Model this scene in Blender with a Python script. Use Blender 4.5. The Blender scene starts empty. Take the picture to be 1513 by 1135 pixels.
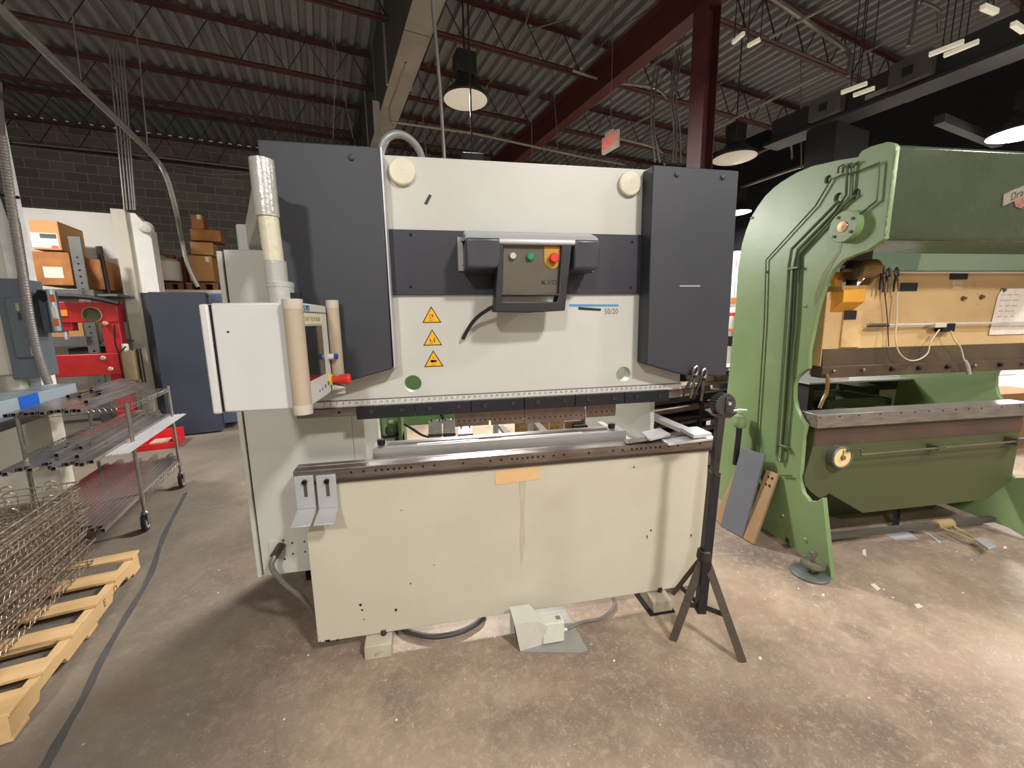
import bpy, bmesh, math, random
from mathutils import Matrix, Vector
R = math.radians
C = bpy.context.scene.collection
SC = bpy.context.scene
random.seed(7)

# ------------------------------------------------------------------ camera, world, exposure
FPX, CX, CY, HC = 600.0, 756.5, 567.5, 1.58
PITCH, ROLL, YAWM, BANG, PANG = R(9.113), R(0.981), R(90-79.13), R(14.1), R(-2.5)
_f = Vector((0, math.cos(PITCH), -math.sin(PITCH))); _r = Vector((1, 0, 0)); _d = -_r.cross(_f)
_r2 = math.cos(ROLL)*_r + math.sin(ROLL)*_d
_d2 = -math.sin(ROLL)*_r + math.cos(ROLL)*_d
_Q = Matrix.Rotation(-YAWM, 3, 'Z')
CR, CD, CF = _Q@_r2, _Q@_d2, _Q@_f
cam_d = bpy.data.cameras.new('camera'); cam = bpy.data.objects.new('camera', cam_d); C.objects.link(cam)
cam_d.sensor_width = 36; cam_d.lens = FPX/1513*36; cam_d.clip_start = 0.05; cam_d.clip_end = 200
cam.matrix_world = Matrix(((CR.x, -CD.x, -CF.x, 0), (CR.y, -CD.y, -CF.y, 0), (CR.z, -CD.z, -CF.z, HC), (0, 0, 0, 1)))
SC.camera = cam
SC.view_settings.view_transform = 'Standard'; SC.view_settings.look = 'None'
SC.view_settings.exposure = -0.12; SC.view_settings.gamma = 1.0; SC.view_settings.use_curve_mapping = False
W = bpy.data.worlds.new('world'); SC.world = W; W.use_nodes = True
W.node_tree.nodes['Background'].inputs[0].default_value = (0.86, 0.9, 1.0, 1)
W.node_tree.nodes['Background'].inputs[1].default_value = 0.16

# ------------------------------------------------------------------ frames and helpers
FR = {'W': Matrix.Identity(4), 'B': Matrix.Rotation(BANG, 4, 'Z'), 'P': Matrix.Rotation(PANG, 4, 'Z')}
def px(q, F, ax, v):
    """point of frame F seen at photo pixel q on the plane where coordinate ax equals v"""
    d = CR*((q[0]-CX)/FPX) + CD*((q[1]-CY)/FPX) + CF
    d = FR[F].to_3x3().inverted() @ d
    o = Vector((0, 0, HC)); t = (v-o[ax])/d[ax]
    return o + d*t
MW = {}
def lin(c):
    return tuple(((x/255)/12.92 if x/255 <= 0.04045 else ((x/255+0.055)/1.055)**2.4) for x in c) + (1,)
MATS = {}
def mat(name, col, rough=0.5, metal=0.0, var=0.12, scale=6.0, col2=None, spots=None, bump=0.0, bscale=60, emit=None, spec=0.5, stretch=None, alpha=1, coat=0, spots2=None):
    if name in MATS: return MATS[name]
    m = bpy.data.materials.new(name); m.use_nodes = True; N = m.node_tree.nodes; L = m.node_tree.links
    b = N['Principled BSDF']; b.inputs['Roughness'].default_value = rough; b.inputs['Metallic'].default_value = metal
    b.inputs['Specular IOR Level'].default_value = spec
    if coat: b.inputs['Coat Weight'].default_value = coat; b.inputs['Coat Roughness'].default_value = .2
    tc = N.new('ShaderNodeTexCoord'); mp = N.new('ShaderNodeMapping'); L.new(tc.outputs['Object'], mp.inputs[0])
    if stretch: mp.inputs['Scale'].default_value = stretch
    nz = N.new('ShaderNodeTexNoise'); nz.inputs['Scale'].default_value = scale; nz.inputs['Detail'].default_value = 6; nz.inputs['Roughness'].default_value = .6
    L.new(mp.outputs[0], nz.inputs['Vector'])
    c1 = lin(col); c2 = lin(col2) if col2 else tuple(x*(1-var*2) for x in c1[:3])+(1,)
    rp = N.new('ShaderNodeValToRGB'); rp.color_ramp.elements[0].position = .3; rp.color_ramp.elements[1].position = .7
    rp.color_ramp.elements[0].color = c2; rp.color_ramp.elements[1].color = c1
    L.new(nz.outputs['Fac'], rp.inputs[0]); out = rp.outputs[0]
    def sp(out, s):
        sc, amt, sz = s[0], s[1], s[2]
        n2 = N.new('ShaderNodeTexNoise'); n2.inputs['Scale'].default_value = sz; n2.inputs['Detail'].default_value = 4
        L.new(mp.outputs[0], n2.inputs['Vector'])
        r2 = N.new('ShaderNodeValToRGB'); e = r2.color_ramp.elements
        e[0].position = amt; e[0].color = (0, 0, 0, 1); e[1].position = min(amt+.05+(s[3] if len(s) > 3 else 0), 1); e[1].color = (1, 1, 1, 1)
        L.new(n2.outputs['Fac'], r2.inputs[0])
        mx = N.new('ShaderNodeMix'); mx.data_type = 'RGBA'; L.new(r2.outputs[0], mx.inputs[0]); L.new(out, mx.inputs[6]); mx.inputs[7].default_value = lin(sc)
        return mx.outputs[2]
    if spots: out = sp(out, spots)
    if spots2: out = sp(out, spots2)
    L.new(out, b.inputs['Base Color'])
    rr = N.new('ShaderNodeMapRange'); rr.inputs[3].default_value = max(rough-.1, .03); rr.inputs[4].default_value = min(rough+.1, 1)
    L.new(nz.outputs['Fac'], rr.inputs[0]); L.new(rr.outputs[0], b.inputs['Roughness'])
    if bump:
        bn = N.new('ShaderNodeTexNoise'); bn.inputs['Scale'].default_value = bscale; bn.inputs['Detail'].default_value = 5; L.new(mp.outputs[0], bn.inputs['Vector'])
        bb = N.new('ShaderNodeBump'); bb.inputs['Strength'].default_value = bump; bb.inputs['Distance'].default_value = .01
        L.new(bn.outputs['Fac'], bb.inputs['Height']); L.new(bb.outputs[0], b.inputs['Normal'])
    if emit:
        b.inputs['Emission Color'].default_value = lin(emit[0]); b.inputs['Emission Strength'].default_value = emit[1]
    MATS[name] = m; return m

class MB:
    def __init__(s, F='W'): s.v = []; s.f = []; s.F = F; s.tris = []
    def add(s, vs, fs):
        n = len(s.v); s.v += [Vector(p) for p in vs]; s.f += [tuple(i+n for i in f) for f in fs]; return s
    def box(s, x0, x1, y0, y1, z0, z1):
        return s.hexa([(x0, y0, z0), (x1, y0, z0), (x1, y1, z0), (x0, y1, z0), (x0, y0, z1), (x1, y0, z1), (x1, y1, z1), (x0, y1, z1)])
    def hexa(s, p): return s.add(p, [(0, 3, 2, 1), (4, 5, 6, 7), (0, 1, 5, 4), (1, 2, 6, 5), (2, 3, 7, 6), (3, 0, 4, 7)])
    def prism(s, poly, ext):
        n = len(poly); e = Vector(ext); P = [Vector(p) for p in poly]
        return s.add(P+[p+e for p in P], [tuple(range(n-1, -1, -1)), tuple(range(n, 2*n))]+[(i, (i+1) % n, (i+1) % n+n, i+n) for i in range(n)])
    def plate(s, ax, poly, a, b, holes=()):
        """2D polygon (the two coordinates other than ax, in order) extruded from a to b along ax, with holes"""
        def P3(p, v):
            q = list(p); q.insert(ax, v); return tuple(q)
        bm = bmesh.new(); es = []
        for lp in [poly]+list(holes):
            vs = [bm.verts.new(P3(p, a)) for p in lp]
            es += [bm.edges.new((vs[i], vs[(i+1) % len(vs)])) for i in range(len(vs))]
        bmesh.ops.triangle_fill(bm, use_beauty=True, edges=es)
        r = bmesh.ops.extrude_face_region(bm, geom=bm.faces[:])
        for v in r['geom']:
            if isinstance(v, bmesh.types.BMVert):
                c = list(v.co); c[ax] = b; v.co = c
        bm.verts.index_update()
        s.add([v.co.copy() for v in bm.verts], [tuple(v.index for v in f.verts) for f in bm.faces]); bm.free(); return s
    def _ring(s, c, t, r, n, ref, ph=0):
        x = ref.cross(t)
        if x.length < 1e-6: x = Vector((1, 0, 0)).cross(t)
        x.normalize(); y = t.cross(x).normalized()
        return [c + (x*math.cos(2*math.pi*i/n+ph)+y*math.sin(2*math.pi*i/n+ph))*r for i in range(n)]
    def tube(s, pts, r, n=8, ph=0, cap=True, closed=False, sq=False):
        P = [Vector(p) for p in pts]; m = len(P); rs = r if isinstance(r, (list, tuple)) else [r]*m
        if sq: n = 4; ph = math.pi/4; rs = [q*1.414 for q in rs]
        base = len(s.v); T = []
        for i in range(m):
            if closed: t = P[(i+1) % m]-P[i-1]
            else: t = (P[min(i+1, m-1)]-P[max(i-1, 0)])
            T.append(t.normalized() if t.length > 1e-9 else Vector((0, 0, 1)))
        x = Vector((0, 0, 1)).cross(T[0])
        if x.length < 1e-3: x = Vector((1, 0, 0)).cross(T[0])
        x.normalize()
        for i in range(m):
            x = (x - T[i]*x.dot(T[i])).normalized(); y = T[i].cross(x)
            s.v += [P[i]+(x*math.cos(2*math.pi*k/n+ph)+y*math.sin(2*math.pi*k/n+ph))*rs[i] for k in range(n)]
        mm = m if closed else m-1
        for i in range(mm):
            j = (i+1) % m
            s.f += [(base+i*n+k, base+i*n+(k+1) % n, base+j*n+(k+1) % n, base+j*n+k) for k in range(n)]
        if cap and not closed:
            s.f.append(tuple(base+k for k in range(n-1, -1, -1))); s.f.append(tuple(base+(m-1)*n+k for k in range(n)))
        return s
    def cyl(s, a, b, r, r2=None, n=20): return s.tube([a, b], [r, r if r2 is None else r2], n)
    def lathe(s, c, axis, prof, n=24):
        """prof: (radius, height) pairs along axis from c"""
        c = Vector(c); t = Vector(axis).normalized(); x = Vector((0, 0, 1)).cross(t)
        if x.length < 1e-3: x = Vector((1, 0, 0))
        x.normalize(); y = t.cross(x); base = len(s.v); m = len(prof)
        for r, h in prof:
            s.v += [c+t*h+(x*math.cos(2*math.pi*k/n)+y*math.sin(2*math.pi*k/n))*max(r, 1e-4) for k in range(n)]
        for i in range(m-1):
            s.f += [(base+i*n+k, base+i*n+(k+1) % n, base+(i+1)*n+(k+1) % n, base+(i+1)*n+k) for k in range(n)]
        s.f.append(tuple(base+k for k in range(n-1, -1, -1))); s.f.append(tuple(base+(m-1)*n+k for k in range(n)))
        return s
    def build(s, name, m, parent=None, label=None, cat=None, group=None, kind=None, bevel=0, seg=2, smooth=True, org=None, ang=35):
        F = FR[s.F]
        if parent is not None: M = MW[parent.name]
        else:
            if org is None:
                xs = [v.x for v in s.v]; ys = [v.y for v in s.v]; zs = [v.z for v in s.v]
                org = ((min(xs)+max(xs))/2, (min(ys)+max(ys))/2, min(zs))
            M = F @ Matrix.Translation(org)
        K = M.inverted() @ F
        me = bpy.data.meshes.new(name); bm = bmesh.new()
        vs = [bm.verts.new(K@v) for v in s.v]
        for f in s.f:
            try: bm.faces.new([vs[i] for i in f])
            except ValueError: pass
        bmesh.ops.recalc_face_normals(bm, faces=bm.faces[:])
        if smooth:
            for f in bm.faces: f.smooth = True
            for e in bm.edges:
                if len(e.link_faces) != 2 or e.calc_face_angle(9) > R(ang): e.smooth = False
        bm.to_mesh(me); bm.free()
        me.materials.append(m)
        o = bpy.data.objects.new(name, me); C.objects.link(o)
        if parent is not None: o.parent = parent
        else: o.matrix_basis = M
        MW[o.name] = M
        if bevel:
            b = o.modifiers.new('bevel', 'BEVEL'); b.width = bevel; b.segments = seg; b.limit_method = 'ANGLE'; b.angle_limit = R(40)
            b.harden_normals = False
        tagp(o, label, cat, group, kind); return o
def tagp(o, label=None, cat=None, group=None, kind=None):
    if label: o['label'] = label
    if cat: o['category'] = cat
    if group: o['group'] = group
    if kind: o['kind'] = kind
def thing(name, label, cat, loc, F='W', group=None, kind=None):
    o = bpy.data.objects.new(name, None); C.objects.link(o); o.empty_display_size = .1
    M = FR[F] @ Matrix.Translation(loc); o.matrix_basis = M; MW[o.name] = M
    tagp(o, label, cat, group, kind); return o
def kids(o): return [c for c in bpy.data.objects if c.parent == o]
def dup(root, M, label=None, group=None):
    def cp(o, par):
        c = o.copy(); C.objects.link(c); c.parent = par
        for k in kids_map.get(o.name, []): cp(k, c)
        return c
    kids_map = {}
    for o in bpy.data.objects:
        if o.parent: kids_map.setdefault(o.parent.name, []).append(o)
    r = cp(root, None); r.matrix_basis = M; MW[r.name] = M
    if label: r['label'] = label
    if group: r['group'] = group
    return r
def txt(body, name, m, parent, F, org, size, face='-Y', thick=.0006, sx=1.0, rot=0, italic=0):
    cu = bpy.data.curves.new('t', 'FONT'); cu.body = body; cu.size = size; cu.extrude = thick; cu.shear = italic
    cu.align_x = 'CENTER'; cu.align_y = 'CENTER'; cu.space_character = 1.05
    ob = bpy.data.objects.new('t', cu); C.objects.link(ob)
    dg = bpy.context.evaluated_depsgraph_get(); me = bpy.data.meshes.new_from_object(ob.evaluated_get(dg))
    bpy.data.objects.remove(ob); bpy.data.curves.remove(cu)
    fm = {'-Y': Matrix.Rotation(R(90), 4, 'X'), '+X': Matrix.Rotation(R(90), 4, 'Z') @ Matrix.Rotation(R(90), 4, 'X'), '-X': Matrix.Rotation(R(-90), 4, 'Z') @ Matrix.Rotation(R(90), 4, 'X'),
          'Z': Matrix.Identity(4)}[face]
    K = MW[parent.name].inverted() @ FR[F] @ Matrix.Translation(org) @ fm @ Matrix.Rotation(rot, 4, 'Z') @ Matrix.Diagonal((sx, 1, 1, 1))
    me.transform(K); me.name = name; me.materials.clear(); me.materials.append(m)
    o = bpy.data.objects.new(name, me); C.objects.link(o); o.parent = parent; MW[o.name] = MW[parent.name]
    return o
def circ(c, r, n=20): return [(c[0]+r*math.cos(2*math.pi*i/n), c[1]+r*math.sin(2*math.pi*i/n)) for i in range(n)]
ORD = ['first', 'second', 'third', 'fourth', 'fifth', 'sixth', 'seventh', 'eighth', 'ninth', 'tenth', 'eleventh', 'twelfth', 'thirteenth', 'fourteenth', 'fifteenth', 'sixteenth', 'seventeenth', 'eighteenth']
def bez(pts, n=8):
    """Catmull-Rom through pts"""
    P = [Vector(p) for p in pts]; P = [P[0]*2-P[1]]+P+[P[-1]*2-P[-2]]; out = []
    for i in range(1, len(P)-2):
        for k in range(n):
            t = k/n; a, b, c, d = P[i-1], P[i], P[i+1], P[i+2]
            out.append(.5*((2*b)+(c-a)*t+(2*a-5*b+4*c-d)*t*t+(3*b-a-3*c+d)*t**3))
    return out+[P[-2]]

# ------------------------------------------------------------------ lights (high bay lamps and strip lights of the hall, plus one added lamp)
def lens(o): pass
M_lamp_black = mat('lamp_black', (38, 38, 38), .5)
def high_bay(loc, F, label, power, col=(1, .975, .95), glow=1.0, r=.27, group=None, up=.17):
    t = thing('high_bay_lamp', label, 'lamp', loc, F, group)
    x, y, z = loc
    MB(F).lathe((x, y, z), (0, 0, 1), [(r*.98, .0), (r, .02), (r*.9, .07), (r*.6, .14), (r*.42, .2), (r*.4, .26)], 28).build('lamp_shade', M_lamp_black, t)
    MB(F).box(x-.12, x+.12, y-.1, y+.1, z+.26, z+.5).build('ballast_box', M_lamp_black, t, bevel=.01)
    top = 5.99
    MB(F).tube([(x, y, z+.5), (x, y, top)], .011, 6).build('hanging_cord', M_lamp_black, t)
    MB(F).lathe((x, y, z-.045), (0, 0, 1), [(.02, 0), (r*.5, .008), (r*.85, .03), (r*.97, .045)], 28).build('lens', mat('lamp_lens_%g' % glow, (168, 160, 144) if glow < 1 else (225, 215, 190), .4, emit=((255, 240, 215), glow)), t, ang=60)
    if power:
        ld = bpy.data.lights.new('lamp_light', 'AREA'); ld.shape = 'DISK'; ld.size = r*1.9; ld.energy = power; ld.color = col
        lo = bpy.data.objects.new('lamp_light', ld); C.objects.link(lo); lo.parent = t; lo.location = (0, 0, -.06)
        if glow < 1: return t
        l2 = bpy.data.lights.new('lamp_glow', 'POINT'); l2.shadow_soft_size = .1; l2.energy = power*up; l2.color = col
        lq = bpy.data.objects.new('lamp_glow', l2); C.objects.link(lq); lq.parent = t; lq.location = (0, 0, -.16)
    return t
high_bay((-1.3, -3.3, 4.3), 'W', 'black high bay lamp behind the viewer left of the press brake', 265, glow=6)
high_bay((1.9, -1.6, 4.3), 'W', 'black high bay lamp behind the viewer on the press brake side', 255, glow=6)
lp = px((688, 148), 'B', 2, 4.2)
high_bay(tuple(lp), 'B', 'round high bay lamp with pale dim lens hanging above the press brake', 120, glow=.42)
lp = px((1085, 234), 'B', 2, 4.05)
high_bay(tuple(lp), 'B', 'round high bay lamp beside the dark red column, dim pale lens', 12, glow=.3, r=.33)
lp = px((1514, 196), 'B', 0, 8.2)
high_bay(tuple(lp), 'B', 'brightly lit high bay lamp over the green press at right', 330, glow=25, r=.34, up=.03)
high_bay((-3.9, 6.3, 4.4), 'B', 'high bay lamp lighting the storage racks at left', 190, glow=6)
lp = px((700, 300), 'W', 1, 4.9)  # added lamp, hidden behind the ram to brighten the die opening
high_bay(tuple(lp), 'W', 'added unseen lamp behind the press brake, brightening the gap at the dies', 230, glow=6)
high_bay((5.0, -1.5, 4.5), 'B', 'high bay lamp behind the viewer near the green press', 180, glow=6)
high_bay(tuple(px((1091, 314), 'B', 0, 8.9)), 'B', 'high bay lamp in the far right bay', 240, glow=6, up=.03)

# ------------------------------------------------------------------ the hall
M_floor = mat('floor_concrete', (168, 148, 127), .5, 0, .1, 1.1, col2=(114, 98, 87), spots=((84, 80, 80), .56, .9, .18), spots2=((178, 162, 136), .6, 2.3, .16), bump=.18, bscale=14, spec=.3)
# worn concrete: add fine paint flecks and swirls on top of the large patches
nt = M_floor.node_tree; N, L = nt.nodes, nt.links; bs = N['Principled BSDF']
tc = N.new('ShaderNodeTexCoord')
src = bs.inputs['Base Color'].links[0].from_socket
def layer(src, scale, lo, hi, col, kind='noise', dist=0.0, det=8, fac=1.0):
    if kind == 'noise':
        n = N.new('ShaderNodeTexNoise'); n.inputs['Detail'].default_value = det; n.inputs['Distortion'].default_value = dist; n.inputs['Roughness'].default_value = .65
    else:
        n = N.new('ShaderNodeTexVoronoi')
    n.inputs['Scale'].default_value = scale; L.new(tc.outputs['Object'], n.inputs['Vector'])
    r = N.new('ShaderNodeValToRGB'); e = r.color_ramp.elements; e[0].position = lo; e[1].position = hi
    e[0].color = (0, 0, 0, 1) if kind == 'noise' else (fac,)*3+(1,); e[1].color = (fac,)*3+(1,) if kind == 'noise' else (0, 0, 0, 1)
    L.new(n.outputs[0], r.inputs[0]); m = N.new('ShaderNodeMix'); m.data_type = 'RGBA'
    L.new(r.outputs[0], m.inputs[0]); L.new(src, m.inputs[6]); m.inputs[7].default_value = lin(col); return m.outputs[2]
src = layer(src, .55, .45, .6, (186, 164, 140), dist=.3, fac=.55)
src = layer(src, .8, .56, .7, (96, 84, 78), dist=.3, fac=.6)
src = layer(src, 4, .46, .72, (104, 92, 82), dist=.5, fac=.35)
src = layer(src, 24, .5, .75, (204, 186, 160), dist=.4, fac=.4)
src = layer(src, 90, .55, .64, (208, 190, 166), dist=.6, fac=.26)
src = layer(src, 1.7, .52, .68, (134, 104, 86), dist=.4, fac=.5)
src = layer(src, 2.6, .56, .72, (88, 78, 72), dist=.3, fac=.45)
src = layer(src, 34, .64, .67, (226, 214, 192), dist=1.6, fac=.45)
src = layer(src, 70, .6, .75, (78, 70, 64), dist=.3, fac=.4)
src = layer(src, 60, .68, .72, (232, 222, 205), dist=1.0, fac=.7)
src = layer(src, 7.5, .03, .045, (240, 236, 228), kind='v')
# the floor is blended to a darker grey towards the left, with a ragged edge
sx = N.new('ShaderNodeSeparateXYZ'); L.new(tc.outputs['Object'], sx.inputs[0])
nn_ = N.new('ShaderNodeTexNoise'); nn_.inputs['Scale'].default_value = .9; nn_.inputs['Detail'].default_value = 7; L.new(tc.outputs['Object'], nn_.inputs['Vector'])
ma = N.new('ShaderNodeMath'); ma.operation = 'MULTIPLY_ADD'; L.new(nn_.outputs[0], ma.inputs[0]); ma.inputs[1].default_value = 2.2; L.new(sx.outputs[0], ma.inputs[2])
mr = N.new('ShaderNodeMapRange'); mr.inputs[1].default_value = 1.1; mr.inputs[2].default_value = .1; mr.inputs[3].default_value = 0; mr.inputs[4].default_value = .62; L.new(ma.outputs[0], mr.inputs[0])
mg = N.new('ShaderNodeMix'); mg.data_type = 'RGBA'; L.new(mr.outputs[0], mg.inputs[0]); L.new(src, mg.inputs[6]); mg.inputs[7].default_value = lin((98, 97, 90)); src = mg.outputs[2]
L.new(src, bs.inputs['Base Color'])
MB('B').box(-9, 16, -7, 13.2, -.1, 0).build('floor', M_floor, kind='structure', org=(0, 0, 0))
M_block = None
def block_mat():
    m = bpy.data.materials.new('painted_block'); m.use_nodes = True; N = m.node_tree.nodes; L = m.node_tree.links; b = N['Principled BSDF']
    tc = N.new('ShaderNodeTexCoord'); mp = N.new('ShaderNodeMapping'); mp.inputs['Rotation'].default_value = (R(90), 0, 0); L.new(tc.outputs['Object'], mp.inputs[0])
    br = N.new('ShaderNodeTexBrick'); br.inputs['Scale'].default_value = 1; br.inputs['Brick Width'].default_value = .4; br.inputs['Row Height'].default_value = .2
    br.inputs['Mortar Size'].default_value = .007; br.inputs['Mortar Smooth'].default_value = .2
    br.inputs['Color1'].default_value = lin((128, 122, 116)); br.inputs['Color2'].default_value = lin((108, 102, 98)); br.inputs['Mortar'].default_value = lin((172, 166, 158))
    L.new(mp.outputs[0], br.inputs['Vector']); L.new(br.outputs[0], b.inputs['Base Color']); b.inputs['Roughness'].default_value = .85
    bp = N.new('ShaderNodeBump'); bp.inputs['Strength'].default_value = .5; bp.inputs['Distance'].default_value = .02; bp.invert = True
    L.new(br.outputs['Fac'], bp.inputs['Height']); L.new(bp.outputs[0], b.inputs['Normal']); return m
MB('B').box(-9, 16, 13, 13.25, 0, 6.0).build('wall_back', block_mat(), kind='structure')
M_white = mat('white_wall_paint', (230, 228, 222), .6, 0, .03, 1.5, col2=(216, 212, 202))
M_black = mat('black_wall_paint', (14, 15, 22), .8, 0, .1, 2)
MB('B').box(10.2, 10.4, -7, 13, 2.85, 6.07).build('wall_right', M_black, kind='structure')
MB('B').box(10.17, 10.4, -7, 12.9, 0, 2.85).build('wall_right', M_white, kind='structure')
MB('B').box(6.6, 10.2, 12.9, 13.0, 0, 6.0).build('wall_back', M_black, kind='structure')
MB('B').box(-9.2, -9, -7, 13, 0, 6).build('wall_left', M_white, kind='structure')
MB('B').box(-9, 16, -7.2, -7, 0, 6).build('wall_front', M_white, kind='structure')
# corrugated roof deck, ribs running away from the joists
M_deck = mat('roof_deck', (136, 137, 138), .75, .0, .08, 3, bump=0)
p = []; u = -9.0
while u < 16:
    p += [(u, 6.0), (u+.075, 6.0), (u+.1, 6.07), (u+.175, 6.07)]; u += .2
m = MB('B'); n = len(p)
m.add([(a, -7, z) for a, z in p]+[(a, 13.0, z) for a, z in p], [(i, i+1, n+i+1, n+i) for i in range(n-1)])
m.build('ceiling', M_deck, kind='structure', smooth=False)
# open web roof joists
M_joist = mat('joist_red_primer', (92, 50, 44), .6, 0, .2, 5, col2=(62, 36, 34))
M_web = mat('joist_web', (48, 38, 38), .6)
def joist(u0, u1, v, label, z=5.4, seat=True):
    t = thing('roof_joist', label, 'roof joist', (u0, v, z), 'B', 'open web roof joists')
    m = MB('B')
    for zz in (z, 5.94):
        for s in (-1, 1):
            m.box(u0, u1, v+s*.008, v+s*.058, zz, zz+.01).box(u0, u1, v+s*.008-.003, v+s*.008+.003, zz, zz+.055 if zz < 5.9 else zz-.05)
    m.build('chord', M_joist, t, smooth=False)
    w = MB('B'); n = max(int((u1-u0)/.62), 1); d = (u1-u0)/n; P = []
    for i in range(n):
        P += [(u0+i*d, v, z+.03), (u0+(i+.5)*d, v, 5.93)]
    P.append((u1, v, z+.03)); w.tube(P, .0115, 5); w.build('web', M_web, t, smooth=False)
    return t
names = ['nearest', 'second nearest', 'third nearest', 'fourth nearest', 'fifth nearest', 'farthest']
for i, v in enumerate((4.28, 6.0, 7.77, 9.62, 11.3, 12.8)):
    if i: joist(-8.9, 1.12, v, f'rust red open web roof joist left of the pale beam, {names[i]} one')
    joist(1.5, 4.08, v, f'open web roof joist between pale beam and red girder, {names[i]} one')
    joist(4.33, 10.18, v, f'open web roof joist right of the red girder, {names[i]} one')
joist(4.33, 10.18, 2.5, 'open web roof joist above the dark bus duct')
joist(-8.9, 1.12, 4.28, 'rust red open web roof joist left of the pale beam, nearest one')
M_girder = mat('girder_red', (96, 44, 40), .5, 0, .15, 4, col2=(70, 34, 34))
MB('B').box(4.1, 4.3, -2, 12.9, 4.95, 4.97).box(4.1, 4.3, -2, 12.9, 5.38, 5.4).box(4.193, 4.207, -2, 12.9, 4.97, 5.38).build('steel_girder', M_girder, label='dark red steel girder under the roof joists running away from the viewer', cat='girder', smooth=False)
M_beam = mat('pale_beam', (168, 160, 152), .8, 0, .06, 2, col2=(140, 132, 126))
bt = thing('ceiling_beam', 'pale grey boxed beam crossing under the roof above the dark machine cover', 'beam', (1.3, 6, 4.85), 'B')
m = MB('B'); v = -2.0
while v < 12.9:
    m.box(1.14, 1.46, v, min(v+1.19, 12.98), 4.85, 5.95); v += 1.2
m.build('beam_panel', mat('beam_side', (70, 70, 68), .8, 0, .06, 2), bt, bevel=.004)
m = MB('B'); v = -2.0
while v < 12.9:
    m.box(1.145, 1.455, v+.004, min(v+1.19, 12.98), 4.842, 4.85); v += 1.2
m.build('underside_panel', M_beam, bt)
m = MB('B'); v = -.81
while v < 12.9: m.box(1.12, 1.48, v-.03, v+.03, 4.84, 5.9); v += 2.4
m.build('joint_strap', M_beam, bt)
# dark red column
cp = px((1041, 120), 'B', 0, 4.1)
cv = cp.y
MB('B').box(4.1, 4.11, cv, cv+.2, 0, 4.95).box(4.29, 4.3, cv, cv+.2, 0, 4.95).box(4.11, 4.29, cv+.094, cv+.106, 0, 4.95).build('steel_column', M_girder, label='dark red steel column rising behind the right machine cover', cat='column', smooth=False)
# black column at right
k = px((1240, 150), 'B', 2, 4.5); k2 = px((1290, 150), 'B', 1, k.y)
M_darkgrey = mat('dark_grey_wall', (36, 36, 40), .8, 0, .1, 2)
MB('B').box(k.x, k2.x, k.y, k.y+.4, 0, 4.26).build('square_column', M_darkgrey, label='dark grey square column behind the green press top', cat='column')
# dark bus duct with strip lights
M_duct = mat('duct_grey', (52, 52, 52), .6, .1, .1, 3)
bd = thing('bus_duct', 'long dark grey overhead duct with strip lights at upper right', 'duct', (6.9, 3, 4.3), 'B')
MB('B').box(6.8, 7.1, -3, 4.6, 4.3, 4.62).box(6.74, 7.12, -3, 4.7, 4.26, 4.3).build('duct_body', M_duct, bd, bevel=.004)
M_bound = mat('duct_box', (92, 90, 86), .6)
for q in ((1247, 118), (1380, 72)):
    a = px(q, 'B', 0, 6.74)
    MB('B').box(6.66, 6.8, a.y-.02, a.y+.38, 4.32, 4.6).build('junction_box', M_bound, bd, bevel=.006)
    MB('B').box(6.65, 6.66, a.y+.14, a.y+.24, 4.4, 4.5).build('box_window', M_lamp_black, bd)
a = px((1310, 104), 'B', 0, 6.8); MB('B').box(6.792, 6.8, a.y-.2, a.y+.2, 4.36, 4.42).build('name_strip', mat('strip_label', (170, 165, 150), .6), bd)
M_tube = mat('strip_light', (235, 230, 210), .5, emit=((255, 248, 225), .3))
def strip(q0, q1, label, z=4.22, r=.035):
    a, b = px(q0, 'B', 2, z), px(q1, 'B', 2, z)
    t = thing('strip_light', label, 'strip light', tuple(a), 'B')
    MB('B').tube([a, b], r, 4, ph=math.pi/4).build('diffuser', M_tube, t)
    d = (b-a).normalized(); m = MB('B')
    for c in (a+d*.15, b-d*.15): MB('B').box(c.x-.004, c.x+.004, c.y-.004, c.y+.004, z, 5.99).build('bracket', M_lamp_black, t)
for q0, q1, l in (((1243, 137), (1281, 123), 'white strip light under the overhead duct, left one of the front pair'), ((1261, 141), (1292, 130), 'white strip light under the overhead duct, right one of the front pair'),
                  ((1373, 81), (1424, 61), 'white strip light under the overhead duct, left one of the rear pair'), ((1395, 82), (1446, 61), 'white strip light under the overhead duct, right one of the rear pair'),
                  ((1452, 10), (1472, 18), 'short white strip light across the top of the overhead duct'), ((1497, 35), (1513, 46), 'short white strip light at the upper right picture corner'),
                  ((1083, 63), (1099, 49), 'small bright strip light beside the red column, left one'), ((1105, 68), (1123, 58), 'small bright strip light beside the red column, right one')):
    strip(q0, q1, l, 4.22 if q0[0] > 1200 else 4.9, .028)
a = px((1388, 176), 'B', 2, 3.9); b = px((1475, 212), 'B', 2, 3.9)
MB('B').tube([a, b], .07, 4, ph=math.pi/4).build('strip_light', M_duct, label='unlit dark strip light hanging behind the green press', cat='strip light')
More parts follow.
